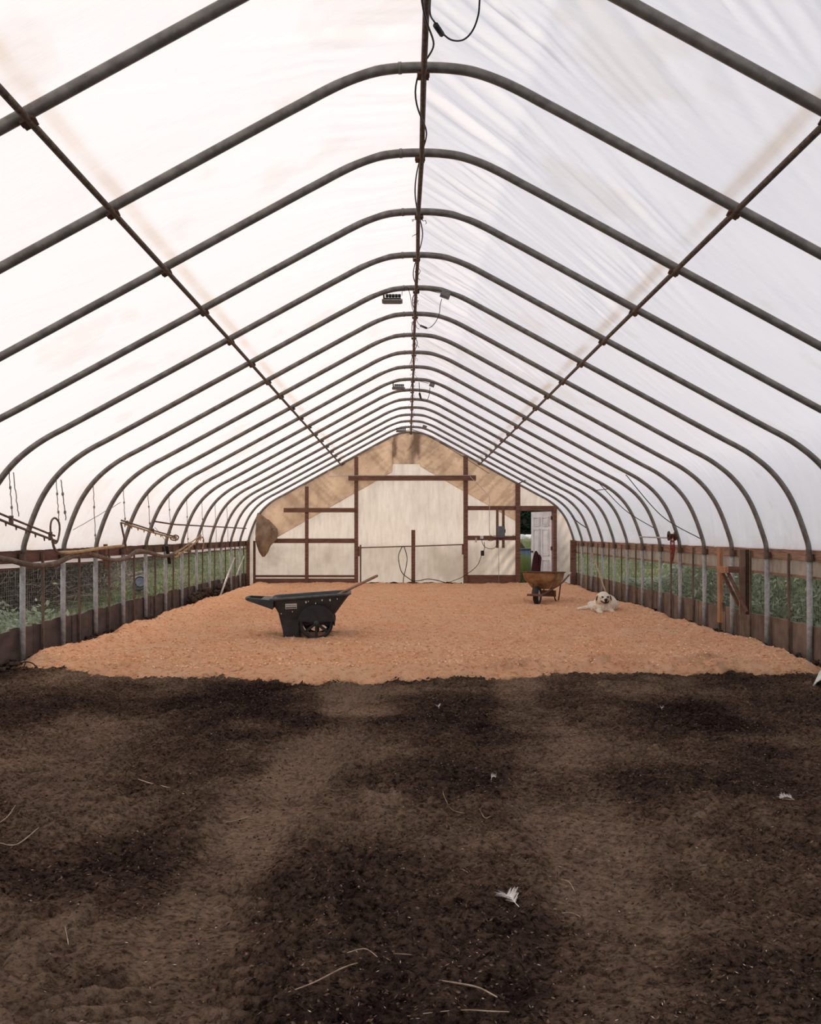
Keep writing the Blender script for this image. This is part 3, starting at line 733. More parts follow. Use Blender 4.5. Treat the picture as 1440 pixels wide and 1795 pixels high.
sl_ = MB(); sl_.tube(spline([(cxm+.06,ky-.07,P(0,973,ky).z),(cxm+.115,ky-.08,P(0,977,ky).z),(cxm+.10,ky-.08,P(0,990,ky).z),(cxm+.09,ky-.07,P(0,1003,ky).z)],4), [.02]+[.03]*11+[.022], 10)
sl_.build('sleeve', M_maroon, ct, smooth=True)

# ------------------------------------------------------------------ ridge lamps, boxes and wires
def ridge_lamp(k, uc, v0, v1, hw, label, drop):
    Y = YK(k)-.02; s_ = Y/F
    base = P(uc, v1, Y); t = empty('ridge_lamp', base)
    w2 = hw*s_
    z0 = base.z; x0 = base.x
    MB().box((x0-w2, Y-.06, z0), (x0+w2, Y+.06, z0+.022)).build('lens_frame', M_pipe, t, bevel=.004)
    MB().box((x0-w2*.86, Y-.05, z0-.006), (x0+w2*.86, Y+.05, z0+.002)).build('lens', M_greybox, t)
    MB().box((x0-w2*.8, Y-.045, z0+.022), (x0+w2*.85, Y+.045, z0+.04)).build('housing', M_black, t, bevel=.004)
    for i in range(5):
        xx_ = x0-w2*.5+i*w2*.3
        MB().tube([(xx_, Y-.03, z0+.048), (xx_, Y-.03, z0+.078)], .017, 10).build('driver_stud', M_black, t, smooth=True)
    top = P(uc-hw*.82, v0, Y)
    MB().beam((x0-w2*.8, Y, z0+.03), (x0-w2*.85, Y, z0+drop), .02, .008).build('bracket', M_iron, t)
    T(t, label, 'lamp', 'black lamps under the ridge'); return t
ridge_lamp(5, 688, 511, 530, 18, 'largest black floodlight hanging under the left slope near the ridge', .13)
ridge_lamp(10, 699, 672, 682, 11.5, 'middle black floodlight under the left slope, smaller than the nearest', .13)
ridge_lamp(15, 704, 748, 757, 9.5, 'farthest black floodlight near the peak of the end wall', .10)
def jbox(k, u, v, s, label):
    Y = YK(k)-.035; c = P(u, v, Y); M_ = Matrix.Translation(c) @ Matrix.Rotation(math.radians(20), 4, 'Y')
    t = empty('junction_box', c)
    b = MB(); b.box((-s,-.03,-s*.62),(s,.03,s*.62), M_); b.build('case', M_greybox, t, bevel=.004)
    b = MB(); b.box((-s*.8,-.036,-s*.45),(s*.8,-.03,s*.45), M_); b.build('cover', M_pipe, t)
    T(t, label, 'junction box', 'grey boxes under the ridge'); return t
jbox(5, 781, 517, .052, 'nearest grey junction box under the right slope beside the ridge')
jbox(10, 757.5, 675, .045, 'middle grey junction box under the right slope beside the ridge')
jbox(15, 745, 748, .05, 'farthest grey junction box under the right slope beside the ridge')
def lwire(name, pts, r, mat, label, cat, plug=None):
    pp = spline([P(*p) for p in pts], 7)
    if plug:
        t = empty(name, P(*plug[0]))
        MB().tube(pp, r, 6).build('cord', mat, t, smooth=True)
        MB().tube([P(*plug[0]), P(*plug[1])], r*3.2, 8).build('plug', M_black, t, smooth=True)
        T(t, label, cat); return t
    o = MB().tube(pp, r, 6).build(name, mat, smooth=True); T(o, label, cat); return o
y3 = 3.95
lwire('lamp_cord', [(758,-40,y3-.3),(754,20,y3),(763,40,y3),(776,58,y3+.1),(792,70,y3+.1),(812,70,y3+.05),(828,55,y3),(838,30,y3-.05),(841,5,y3-.1),(842,-40,y3-.2)], .0042, M_cable, 'black cord with a connector drooping beside the ridge at the top of the photo', 'cord', ((764,44,y3),(775,60,y3+.08)))
y5 = YK(5)-.06
lwire('lamp_cord', [(775,524,y5),(772,535,y5),(770,552,y5+.1),(762,567,y5+.3),(752,575,y5+.5),(742,573,y5+.7),(733,566,y5+.9),(729,555,y5+1)], .0042, M_cable, 'black cord sagging from the nearest junction box to the ridge', 'cord', ((738,571,y5+.8),(748,575,y5+.6)))
lwire('lamp_cord', [(705,518,y5),(706,508,y5),(712,503,y5),(716,506,y5),(720,520,y5+.2),(722,535,y5+.5),(726,548,y5+.9)], .0035, M_cable, 'black cord looping from the nearest floodlight to the ridge', 'cord')
lwire('lamp_cord', [(729,507,y5),(745,508,y5),(760,511,y5),(773,514,y5)], .0035, M_cable, 'thin black wire from the ridge to the nearest junction box', 'cord')
y10 = YK(10)-.06
lwire('lamp_cord', [(754,680,y10),(753,690,y10+.2),(750,700,y10+.4),(744,703,y10+.6),(738,697,y10+.5),(736,685,y10+.3),(735,670,y10)], .006, M_cable, 'black cord sagging under the middle junction box', 'cord', ((736,690,y10+.3),(738,698,y10+.5)))
lwire('lamp_cord', [(722,668,y10),(735,668,y10),(752,672,y10)], .005, M_cable, 'thin black wire from the ridge to the middle junction box', 'cord')
lwire('lamp_cord', [(704,682,y10),(710,686,y10),(718,684,y10+.1),(722,672,y10+.1)], .005, M_cable, 'black cord from the middle floodlight to the ridge', 'cord')
lwire('lamp_cord', [(720,752,YK(15)-.05),(732,756,YK(15)),(748,763,YK(16)),(770,775,YK(16)+.2),(800,793,YK(16)+.3),(830,812,YK(16)+.3),(858,830,YK(16)+.4)], .007, M_cable, 'thin black wire sagging along the right slope in front of the end wall', 'cord')
# cable wound along the ridge pipe
pts = []
for i in range(220):
    y = 2.5+i*.05; a = y*4.2+1.5*math.sin(y*1.3); rr = .026+.012*(1+math.sin(y*2.9))
    pts.append((XC+rr*math.cos(a), y, EYE+2.643-.006+rr*math.sin(a)*.8-.006))
o = MB().tube(pts, .0055, 6).build('ridge_cable', M_cable, smooth=True); T(o, 'dark cable wound loosely around the ridge pipe', 'cable')
m_ = MB()
for k in range(3, 17):
    for _ in range(4):
        c = Vector((XC+random.uniform(-.03,.03), YK(k)+random.uniform(-.06,.3), EYE+2.62)); pp = [c]
        for q in range(4): pp.append(pp[-1]+Vector((random.uniform(-.025,.025), random.uniform(-.02,.02), -random.uniform(.0,.03))))
        m_.tube(pp, .003, 4)
T(m_.build('twine_scraps', M_iron), 'scraps of rusty tie wire hanging along the ridge pipe', 'wire scraps', kind='stuff')

# ------------------------------------------------------------------ left drinkers, strings, pipes
XS_ = -3.84
def S3(u, v, x=XS_):
    Y = x*F/(u-U0); return Vector((x, Y, EYE+(V0-v)*Y/F))
def drinker(a, b, sep, mat1, mat2, label, nn_, loop=None):
    t = empty('drinker_line', (a+b)/2)
    d = b-a
    MB().tube([a, a.lerp(b,.5)+Vector((0,0,-.01)), b], .013, 8).build('water_pipe', mat2, t, smooth=True)
    MB().tube([a+Vector((0,0,sep)), (a+b)/2+Vector((0,0,sep-.008)), a.lerp(b,.97)+Vector((0,0,sep*.9))], .0115, 8).build('support_tube', mat1, t, smooth=True)
    for i in range(nn_):
        p = a.lerp(b, (i+.5)/nn_)
        MB().tube([p+Vector((0,0,-.008)), p+Vector((0,0,-.034)), p+Vector((0,0,-.05))], [.012,.009,.005], 8).build('nipple', mat2, t)
    for f_ in (.08,.5,.92):
        p = a.lerp(b, f_); MB().box((p.x-.018,p.y-.012,p.z-.018),(p.x+.018,p.y+.012,p.z+sep+.018)).build('clip', mat1, t)
    T(t, label, 'drinker line', 'drinker lines hanging on the left'); return t
d1a, d1b = S3(-12, 905), S3(100, 949)
drinker(Vector((XS_, 7.2, EYE+.29)), d1b, .055, M_hose, M_hose, 'dark drinker pipe with nipples sloping down from the left edge of the photo', 10)
d2a, d2b = S3(213, 916), S3(312, 945)
drinker(d2a, d2b, .03, M_hose, M_tan, 'straw coloured drinker pipe hanging in front of the middle left hoops', 10)
d3a, d3b = S3(307, 977), S3(354, 942)
drinker(d3a, d3b, .06, M_tan, M_tan, 'yellowish drinker pipe tilted upwards and resting over the left rail', 9)
# rings of hose
def ring(uvs, r, mat, label):
    o = MB().tube(spline([S3(u, v) for u, v in uvs], 6, True), r, 8, closed=True).build('hose_loop', mat, smooth=True); T(o, label, 'hose loop'); return o
ring([(96,908),(103,915),(104.5,930),(101,948),(96,952),(91,943),(88.5,928),(90,914)], .011, M_hose, 'upright oval loop of hose at the end of the dark drinker pipe')
ring([(302,941),(308,938),(313,941),(311,946),(304,947),(299,944)], .011, M_hose, 'small flat loop of hose at the end of the straw coloured drinker pipe')
o = MB().tube(spline([S3(92,948), S3(95,960), S3(101,968), S3(112,971)], 6), .014, 8).build('drop_hose', M_hose, smooth=True); T(o, 'short dark hose bending down from the oval loop to the side rail', 'hose')
o = MB().tube(spline([S3(354,941), S3(357,945), S3(357,955), S3(355,962)], 5), .012, 8).build('drop_hose', M_tan, smooth=True); T(o, 'yellowish hook of hose at the far drinker pipe', 'hose')
o = MB().tube(spline([S3(104,969,-3.95), S3(140,967,-3.95), S3(170,962,-3.95), S3(216,957,-3.95)], 5), .021, 8).build('resting_pipe', M_tan, smooth=True); T(o, 'long straw coloured pipe lying along the left rail', 'pipe')
o = MB().tube(spline([S3(*q, -3.98) for q in [(-25,972),(0,979),(22,983),(45,989),(72,991),(98,987),(122,977),(150,970),(175,976),(198,982),(222,978),(241,966),(262,969),(285,975),(302,972),(318,964),(333,966)]], 6), .029, 10).build('feed_pipe', M_hose, smooth=True)
T(o, 'thick wavy brown pipe slung along the left side rail', 'pipe')
o = MB().tube([S3(212,916), S3(223,968)], .014, 8).build('prop_stick', M_hose); T(o, 'dark stick propping up the near end of the straw coloured drinker', 'stick')
def cord_between(a, b, r, label, knots=True):
    t = MB(); n_ = 14; pts = [a.lerp(b, i/n_)+Vector((random.uniform(-.004,.004), random.uniform(-.004,.004), 0)) for i in range(n_+1)]
    t.tube(pts, r, 5); 
    if knots:
        for f_ in (.35,.8): t.ell(a.lerp(b, f_), (r*2.6, r*2.6, r*4), nu=6, nv=4)
    o = t.build('hanging_string', M_rope); T(o, label, 'string', 'strings hanging from the left hoops'); return o
def hoop_pt(k, xr=-3.935): return Vector((XC+xr, YK(k), prof_h(xr)-.03))
ends = {4:(12,905),5:(95,912),6:(167,960),7:(221,922),8:(255,930),9:(300,935),10:(329,962),11:(350,965),12:(367,968),13:(385,965)}
for k, (u, v) in ends.items():
    a = hoop_pt(k); bz = EYE+(V0-v)*YK(k)/F
    cord_between(a, Vector((a.x+.03, a.y, bz)), .005, 'string hanging from the left shoulder of the %s complete hoop' % ordn(k))
cord_between(hoop_pt(4)+Vector((.03,.02,0)), Vector((XC-3.87, YK(4)+.06, EYE+.17)), .005, 'second string beside the dark drinker near the left edge of the photo', False)
cord_between(hoop_pt(5)+Vector((.04,.03,0)), Vector((XC-3.86, YK(5)+.08, EYE+.15)), .006, 'knotted second string above the upright oval hose loop')
cord_between(Vector((XC-4.20, YK(6)+.05, EYE+.05)), Vector((XC-3.9, YK(6)+.9, EYE+.42)), .004, 'thin slack string slanting across the film between the near left hoops', False)
cord_between(Vector((XC-3.85, YK(8)+.05, EYE+.10)), Vector((XC-4.24, YK(10)-.2, EYE-.12)), .004, 'thin slanting guy string below the small hose loop', False)
# short boards on the left rail
o = MB().box((-4.19, YK(7)+.22, .93), (-4.16, YK(7)+.31, EYE-.14)).build('short_board', M_wood, bevel=.003); T(o, 'short brown board fixed upright on the left rail above the blue barrel', 'board')
o = MB().beam((-4.05, YK(9)+.62, 1.20), (-4.05, YK(9)+.80, .90), .05, .03).build('short_board', M_black); T(o, 'short black board hanging at a slant under the far drinker pipe', 'board')
# leaning poles
def pole(a, b, r, mat, label):
    o = MB().tube([a, b], r, 8).build('leaning_pole', mat, smooth=True); T(o, label, 'pole'); return o
pole(P(385,1048,YK(13)-.3), P(411,978,YK(14)-.2), .022, M_conduit, 'pale pole leaning against the left side near the end wall')
pole(P(414,1010,YK(14)+.1), P(428,975,YK(15)), .015, M_conduit, 'short pale pole leaning just beyond the longer one on the left')
pole(P(1063,1040,YK(13)-.5), P(1037,965,YK(15)), .018, M_tan, 'thin pale stick leaning against the right side behind the dog')
# clutter low on left far wall
m_ = MB()
for _ in range(60):
    r = random.uniform(.03,.07); y = random.uniform(YK(11), YK(14)); x = XC-4.2+random.uniform(-.05,.08); m_.ell((x, y, .10+random.uniform(0,.18)), (r, r*1.4, r), nu=7, nv=5)
T(m_.build('leaf_litter', M_clod), 'dark heap of earth and litter against the far left side', 'litter heap', kind='stuff')

# ------------------------------------------------------------------ right side extras
XR_ = XC+4.18
def R3(u, v, x=XR_):
    Y = x*F/(u-U0); return Vector((x, Y, EYE+(V0-v)*Y/F))
sp_y = R3(1182, 943).y
rc = empty('cord_reel', (XR_-.03, sp_y, EYE-.35))
m_ = MB()
for q in range(7):
    a = q*.9; m_.tube(spline([(XR_-.03+.03*math.cos(a), sp_y+.05*math.sin(a), EYE-.04), (XR_-.02+.03*math.cos(a+1), sp_y+.06*math.sin(a+1), EYE-.2), (XR_-.03, sp_y+.04*math.sin(a), EYE-.33-.02*q), (XR_-.05, sp_y+.05*math.cos(a), EYE-.25)], 5), .007, 6)
M_red = simple('red_rope', (.16,.03,.022), (.30,.075,.05), 20, .85, bump=.2)
m_.build('cord', M_red, rc, smooth=True)
m_ = MB(); m_.lathe([(.03,-.06),(.075,-.06),(.078,-.045),(.035,-.04),(.035,.04),(.078,.045),(.075,.06),(.03,.06)], 20, Matrix.Translation((XR_-.03, sp_y, EYE-.03)) @ Matrix.Rotation(math.pi/2, 4, 'Y'))
m_.build('reel', M_iron, rc, smooth=True)
T(rc, 'red cord bundled on a small reel hanging from a right hoop', 'cord reel')
o = MB().tube([R3(1122,941), R3(1178,943)], .012, 8).build('short_pipe', M_conduit, smooth=True); T(o, 'short pale pipe joining two right hoops beside the red cord', 'pipe')
def guy(a, b, r, label, sag_=.1):
    m__ = (a+b)/2+Vector((0,0,-sag_)); o = MB().tube(spline([a, m__, b], 10), r, 6).build('guy_wire', M_cable, smooth=True); T(o, label, 'wire', 'dark wires across the right hoops'); return o
def hoopR(k, v):
    z = EYE+(V0-v)*YK(k)/F; xs_ = np.linspace(3.0, 4.3, 200); zs_ = [prof_h(x) for x in xs_]; x = xs_[int(np.argmin(np.abs(np.array(zs_)-z)))]; return Vector((XC+x-.035, YK(k), z))
guy(hoopR(9, 830)+Vector((-.02,0,-.02)), hoopR(8, 944), .007, 'dark wire sagging from a right hoop down to the rail right of the red cord', .16)
guy(hoopR(11, 846), hoopR(10, 925), .007, 'dark wire sagging between right hoops left of the red cord', .10)
guy(hoopR(12, 802), hoopR(11, 855), .006, 'short dark wire high between the right hoops above the dog', .02)
guy(hoopR(11, 857), hoopR(12, 860), .008, 'nearly level dark wire joining two right hoops above the dog', .0)
guy(hoopR(16, 905), hoopR(15, 925), .012, 'dark wire slanting between the far right hoops beside the doorway', .02)

# wooden saw-horse bracket standing at the right
br = empty('wooden_bracket', (XC+3.98, 11.0, 0))
def Q(u, v, Y): return P(u, v, Y)
yb0, yb1 = 11.05, 10.15
xa_, xb_ = P(1263,0,yb0).x, P(1306,0,yb1).x
m_ = MB().beam(P(1263,1091,yb0), P(1263,960,yb0), .045, .09, up=(0,1,0)); m_.build('upright', M_bright, br, bevel=.003)
m_ = MB().box((P(1298,0,10.4).x,10.40,.42),(P(1308,0,10.4).x,10.44,1.215)); m_.build('upright', M_kickr, br, bevel=.003)
m_ = MB().box((P(1308.3,0,10.4).x,10.38,.42),(P(1313,0,10.4).x,10.44,1.21)); m_.build('upright_shade', M_shade, br, bevel=.003)  # dark strip standing in for the shadow beside the upright
m_ = MB().beam(P(1260,998,10.5), P(1275,999,10.25), .04, .075); m_.build('block', M_bright, br, bevel=.003)
m_ = MB().beam(P(1274,998,10.5), P(1306,999,10.4), .04, .075); m_.build('cross_piece', M_wood, br, bevel=.003)
m_ = MB().beam(P(1267,1004,10.6), P(1296,1062,10.6), .045, .035); m_.build('brace', M_wood, br, bevel=.003)
m_ = MB().beam(P(1277,1004,10.4), P(1310,1072,10.3), .045, .035); m_.build('brace', M_wood, br, bevel=.003)
m_ = MB().beam(P(1270,1072,10.8), P(1268,1056,10.8), .03, .03); m_.build('wood_chock', M_lath, br)
T(br, 'timber bracket with two slanting braces standing against the right side', 'wooden bracket')
# white bag corner at right edge of soil
by = 7.75
M_bag = simple('pale_sack', (.50,.53,.46), (.72,.74,.68), 6, .6, bump=.3)
A_, B_ = np.meshgrid(np.linspace(0, 1, 26), np.linspace(0, 1, 20))
c00 = P(1426,1198,by); c10 = P(1452,1214,by-.25)
xx_ = c00.x-.015+A_*.75+.36*B_; yy_ = (by-.02)+B_*.62-.25*A_*(1-B_)
zz_ = .03+.55*np.clip(A_,0,1)**.6*np.sin(np.pi*np.clip(.12+B_*.8,0,1))**.7*np.clip(1.25-A_,0,1)+.016*np.sin(A_*24+B_*5)*A_+.05*(1-B_)*A_*0
sh_ = grid_obj('feed_sack', xx_, yy_, zz_, M_bag); sm_ = sh_.modifiers.new('thickness','SOLIDIFY'); sm_.thickness = .012
T(sh_, 'pale crumpled sack lying on the soil at the right edge of the photo', 'sack')

# ------------------------------------------------------------------ black tipping cart
CY = 11.0; CX = (525-U0)*CY/F
cz = bed_z(CX+.2, CY)-.012
ctr = empty('utility_cart', (CX, CY, .072)); ctr.rotation_euler = (0, math.radians(0), math.radians(4))
M_poly = simple('black_polymer', (.016,.018,.018), (.030,.033,.032), 9, .5, bump=.08)
M_rim = simple('scuffed_polymer', (.045,.05,.052), (.085,.09,.095), 12, .5, bump=.1)
W = .33
def loop(x0, x1, w_, z0, z1, r=.06, n=5):
    """rounded rectangle, z sloping from x0 to x1"""
    out = []
    for cx_, cy_, a0 in ((x1-r, w_-r, 0), (x0+r, w_-r, 90), (x0+r, -w_+r, 180), (x1-r, -w_+r, 270)):
        for i in range(n+1):
            a = math.radians(a0+90*i/n); x = cx_+r*math.cos(a); y = cy_+r*math.sin(a)
            out.append(Vector((x, y, z0+(z1-z0)*(x-x0)/(x1-x0))))
    return out
def loft(m_, loops, cap0=False, cap1=False):
    n_ = len(loops[0]); vs = [p for l in loops for p in l]; fs = []
    for i in range(len(loops)-1):
        for j in range(n_): fs.append((i*n_+j, i*n_+(j+1)%n_, (i+1)*n_+(j+1)%n_, (i+1)*n_+j))
    if cap0: fs.append(tuple(range(n_-1,-1,-1)))
    if cap1: fs.append(tuple((len(loops)-1)*n_+j for j in range(n_)))
    m_.add(vs, fs)
tray = MB()
loft(tray, [loop(-.17,.37,.20,.205,.215,.05), loop(-.20,.42,.24,.24,.26,.06), loop(-.33,.62,.315,.475,.535,.07), loop(-.345,.65,.33,.497,.565,.075),
            loop(-.335,.64,.32,.512,.58,.07), loop(-.31,.61,.298,.49,.55,.065), loop(-.18,.40,.225,.26,.28,.05), loop(-.15,.36,.185,.225,.235,.045)], True, True)
tray.build('tray', M_poly, ctr, local=True, smooth=False, bevel=.004)
rim = MB(); rim.tube([p+Vector((0,0,.012)) for p in loop(-.345,.65,.33,.497,.565,.075,6)], .016, 8, closed=True); rim.build('rim', M_rim, ctr, local=True, smooth=True)
# wedge shaped handle
for s_ in (-1, 1):
    h = MB(); y0 = s_*.30; y1 = s_*.19
    vs = [(-.30,y0-.03,.50),(-.30,y0+.03,.50),(-.31,y0-.03,.385),(-.31,y0+.03,.385),(-.64,y1-.022,.528),(-.64,y1+.022,.528),(-.655,y1-.022,.495),(-.655,y1+.022,.495)]
    h.add([Vector(p) for p in vs], [(0,1,5,4),(2,6,7,3),(0,4,6,2),(1,3,7,5),(4,5,7,6),(0,2,3,1)]); h.build('handle_arm', M_poly, ctr, local=True, bevel=.006)
h = MB(); h.tube([(-.645,-.21,.512),(-.66,-.1,.514),(-.665,0,.515),(-.66,.1,.514),(-.645,.21,.512)], .018, 8); h.build('grip', M_rim, ctr, local=True, smooth=True)
h = MB(); h.add([Vector(p) for p in [(-.30,-.28,.5),(-.30,.28,.5),(-.47,.235,.512),(-.47,-.235,.512),(-.30,-.28,.40),(-.30,.28,.40),(-.47,.235,.46),(-.47,-.235,.46)]], [(0,1,2,3),(4,7,6,5),(0,4,5,1),(1,5,6,2),(2,6,7,3),(3,7,4,0)]); h.build('handle_web', M_poly, ctr, local=True, bevel=.005)
# support leg
lg = MB(); loft(lg, [loop(-.185,.02,.22,0,0,.035), loop(-.20,.03,.23,.12,.12,.035), loop(-.25,.10,.25,.33,.33,.04)], True, True); lg.build('support_leg', M_poly, ctr, local=True, bevel=.004)
for x_ in (-.145, -.09, -.03):
    MB().box((x_-.006,-.236,.02),(x_+.006,-.226,.19)).build('leg_rib', M_poly, ctr, local=True)
WX, WR = .228, .212
fx = MB()
for s_ in (-1, 1):
    fd = MB(); n_ = 26; vs = []; fs = []
    for i in range(n_+1):
        a = math.radians(-8+196*i/n_)
        for r_, y_ in ((WR+.022, .325), (WR+.022, .18), (WR+.008, .325), (0.02, .325)):
            vs.append(Vector((WX+r_*math.cos(a), s_*y_, WR+r_*math.sin(a))))
    for i in range(n_):
        b = i*4; c = b+4; fs += [(b, c, c+1, b+1), (b+2, c+2, c, b)]
    fd.add(vs, fs)
    # added dark half disc, stands in for shade over the upper spokes
    g1 = [Vector((WX+(WR+.012)*math.cos(math.radians(180*i/n_)), s_*.327, WR+.02+(WR-.006)*math.sin(math.radians(180*i/n_)))) for i in range(n_+1)]
    fd.add(g1+[p-Vector((0,s_*.004,0)) for p in g1], [tuple(range(n_+1)), tuple(range(2*n_+1, n_, -1))])
    m2 = [Vector((WX+(WR+.022)*math.cos(math.radians(-8+196*i/n_)), s_*.235, WR+(WR+.022)*math.sin(math.radians(-8+196*i/n_)))) for i in range(n_+1)]
    fd.add(m2, [tuple(range(n_+1))]); fd.build('wheel_arch', M_black, ctr, local=True)
    wh = empty('wheel', (WX, s_*.29, WR)); wh.parent = ctr
    t_ = MB(); R90 = Matrix.Rotation(math.pi/2, 4, 'X')
    t_.lathe([(.172,-.028),(.205,-.028),(.212,-.018),(.213,0),(.212,.018),(.205,.028),(.172,.028),(.168,0),(.172,-.028)], 40, R90); t_.build('tyre', M_black, wh, local=True, smooth=True)
    hb = MB(); hb.lathe([(.001,-.04),(.030,-.04),(.036,-.03),(.036,.03),(.030,.04),(.001,.04)], 20, R90); hb.build('hub', M_poly, wh, local=True, smooth=True)
    MB().lathe([(.001,-.048),(.012,-.048),(.014,-.04),(.001,-.038)], 14, Matrix.Rotation(math.pi/2*(1 if s_ > 0 else 1), 4, 'X') @ Matrix.Scale(s_*-1, 4, (0,0,1))).build('axle_cap', M_conduit, wh, local=True, smooth=True)
    for i in range(7):
        a = math.radians(-90+i*360/7); d_ = Vector((math.cos(a), 0, math.sin(a)))
        MB().beam(d_*.03, d_*.172, .035, .034, up=(0,1,0)).build('spoke', M_black, wh, local=True, bevel=.004)
MB().tube([(WX,-.3,WR),(WX,.3,WR)], .012, 8).build('axle', M_iron, ctr, local=True, smooth=True)
# maker's plate: pale plate with a dark rimmed bar and the name
def side_pt(x, z, out=0):   # point on the near flank of the tray
    t = (z-.25)/(.505-.25); y = -(.24+t*(.318-.24)); return Vector((x, y-out, z))
yn = Vector((0, -.96, -.29)).normalized()
pl = MB(); a = [side_pt(-.157,.388,.006), side_pt(-.015,.395,.006), side_pt(-.015,.46,.006), side_pt(-.157,.455,.006)]
b = [p+Vector((0,.006,0)) for p in a]
pl.add(a+b, [(0,1,2,3),(4,7,6,5),(0,4,5,1),(1,5,6,2),(2,6,7,3),(3,7,4,0)])
M_plate = simple('label_plate', (.50,.50,.48), (.62,.62,.60), 20, .5, bump=0)
plo = pl.build('name_plate', M_plate, ctr, local=True); plo['label'] = 'pale name plate'
lens_ = MB(); n_ = 18
top = [side_pt(-.145+.118*i/n_, .428+.014*math.sin(math.pi*i/n_), .0075) for i in range(n_+1)]
botm = [side_pt(-.145+.118*i/n_, .424-.012*math.sin(math.pi*i/n_), .0075) for i in range(n_, -1, -1)]
lens_.add(top+botm, [tuple(range(len(top+botm)))[::-1]])
bar = MB(); a = [side_pt(-.152,.396,.0075), side_pt(-.020,.402,.0075), side_pt(-.020,.415,.0075), side_pt(-.152,.410,.0075)]; bar.add(a, [(0,1,2,3)])
bar.build('plate_bar', M_black, plo, local=True)
fc = bpy.data.curves.new('plate_text', 'FONT'); fc.body = 'Rubbermaid'; fc.size = .026; fc.align_x = 'CENTER'; fc.extrude = .0004
fo_ = bpy.data.objects.new('plate_text', fc); C.objects.link(fo_)
bpy.context.view_layer.update()
me_ = bpy.data.meshes.new_from_object(fo_.evaluated_get(bpy.context.evaluated_depsgraph_get()))
bpy.data.objects.remove(fo_); me_.materials.clear(); me_.materials.append(M_black)
fo2 = bpy.data.objects.new('plate_lettering', me_); C.objects.link(fo2); fo2.parent = plo
fo2.location = side_pt(-.086,.427,.0085); fo2.rotation_euler = (math.radians(90+17), 0, math.radians(0))
# scuffs and droppings
for (x_, z_, s_) in [(.10,.475,.010),(.13,.485,.006),(.30,.50,.008),(.40,.50,.010),(-.21,.33,.006),(-.07,.355,.006),(.49,.515,.006),(.22,.46,.006)]:
    q = side_pt(x_, z_, .003); MB().ell(q, (s_, .003, s_*1.6), nu=8, nv=5).build('splash', M_plate, ctr, local=True)
T(ctr, 'black plastic tipping cart with spoked wheels standing on the orange shavings', 'cart')
# shovel resting in the cart
shv = empty('shovel', P(600,1045,CY))
hp0 = Vector((CX+.30, CY+.02, .072+.30)); hp1 = P(663,1008.5,CY+.05); hq = P(610,1034,CY+.03)
dd = (hp1-hq).normalized(); hp0 = hq-dd*.40
MB().tube([hp0, hq, hp1-dd*.02, hp1], [.018,.018,.019,.012], 10).build('handle', M_tan if False else simple('shovel_wood', (.20,.11,.065), (.34,.20,.12), 12, .7, stretch=(1,6,6)), shv, smooth=True)
side_ = Vector((0,1,0)); up_ = dd.cross(side_).normalized(); bl = MB(); vs = []
for i in range(7):
    t = i/6; wv = .09*(1-.5*t**3)
    for j in range(7):
        s = (j/6-.5)*2; vs.append(hp0-dd*(.22*t)+side_*wv*s+up_*(-.02*(1-s*s)))
bl.add(vs, [(i*7+j, i*7+j+1, (i+1)*7+j+1, (i+1)*7+j) for i in range(6) for j in range(6)])
b_ = bl.build('blade', M_iron, shv, smooth=True); b_.modifiers.new('thickness','SOLIDIFY').thickness = .003
T(shv, 'wooden handled shovel sticking out of the black cart', 'shovel')
# bedding inside the cart
m_ = MB(); n1_, n2_ = 22, 14; vs = []
for i in range(n1_+1):
    for j in range(n2_+1):
        x = -.26+i/n1_*.78; y = (-.24+j/n2_*.48); z = .37+.05*(x+.26)+.05*float(fbm(np.array([x*8]), np.array([y*8]), 1, 3)[0])
        vs.append(Vector((x*.93+.02, y*.98, z-.02)))
m_.add(vs, [(i*(n2_+1)+j, (i+1)*(n2_+1)+j, (i+1)*(n2_+1)+j+1, i*(n2_+1)+j+1) for i in range(n1_) for j in range(n2_)])

# ------------------------------------------------------------------ rusty wheelbarrow
BY = 16.0; BX = P(943, 0, BY).x; bz = .07
wb = empty('wheelbarrow', (BX, BY, bz), math.radians(-22))
M_rust = NM('rusty_yellow_paint'); v_ = M_rust.co(); f1 = M_rust.noise(v_, 5, 7, .65)
M_rusty = M_rust.pbr(M_rust.ramp(f1, [(.34, (.13,.06,.032)), (.48, (.33,.18,.085)), (.64, (.45,.29,.15))]), .65, .1, M_rust.bump(M_rust.noise(v_, 40), .2, .004))
def loop2(y0, y1, w0, w1, z0, z1, r=.07, n=5):
    """rounded trapezoid: width w0 at y0 (wheel end) and w1 at y1"""
    out = []
    for sx_, yy_, ww, a0 in ((1, y1, w1, 0), (-1, y1, w1, 90), (-1, y0, w0, 180), (1, y0, w0, 270)):
        for i in range(n+1):
            a = math.radians(a0+90*i/n)
            cy_ = yy_-r if yy_ == y1 else yy_+r
            x = sx_*(ww-r)+r*math.cos(a); y = cy_+r*math.sin(a)
            out.append(Vector((x, y, z0+(z1-z0)*(y-y0)/(y1-y0))))
    return out
tr_ = MB()
loft(tr_, [loop2(.22,.72,.13,.18,.285,.285,.06), loop2(.18,.76,.17,.22,.31,.31,.07), loop2(.02,.90,.27,.31,.47,.45,.09), loop2(-.07,.99,.305,.325,.61,.575,.11), loop2(-.08,1.0,.315,.335,.615,.58,.11),
           loop2(-.055,.975,.29,.31,.60,.565,.10), loop2(.03,.89,.255,.30,.46,.44,.09), loop2(.2,.74,.15,.2,.31,.31,.06)], True, True)
tr_.build('tray', M_rusty, wb, local=True, bevel=.004)
rim = MB(); rim.tube([p for p in loop2(-.08,1.0,.315,.335,.613,.578,.11,6)], .011, 8, closed=True); rim.build('rim', M_iron, wb, local=True, smooth=True)
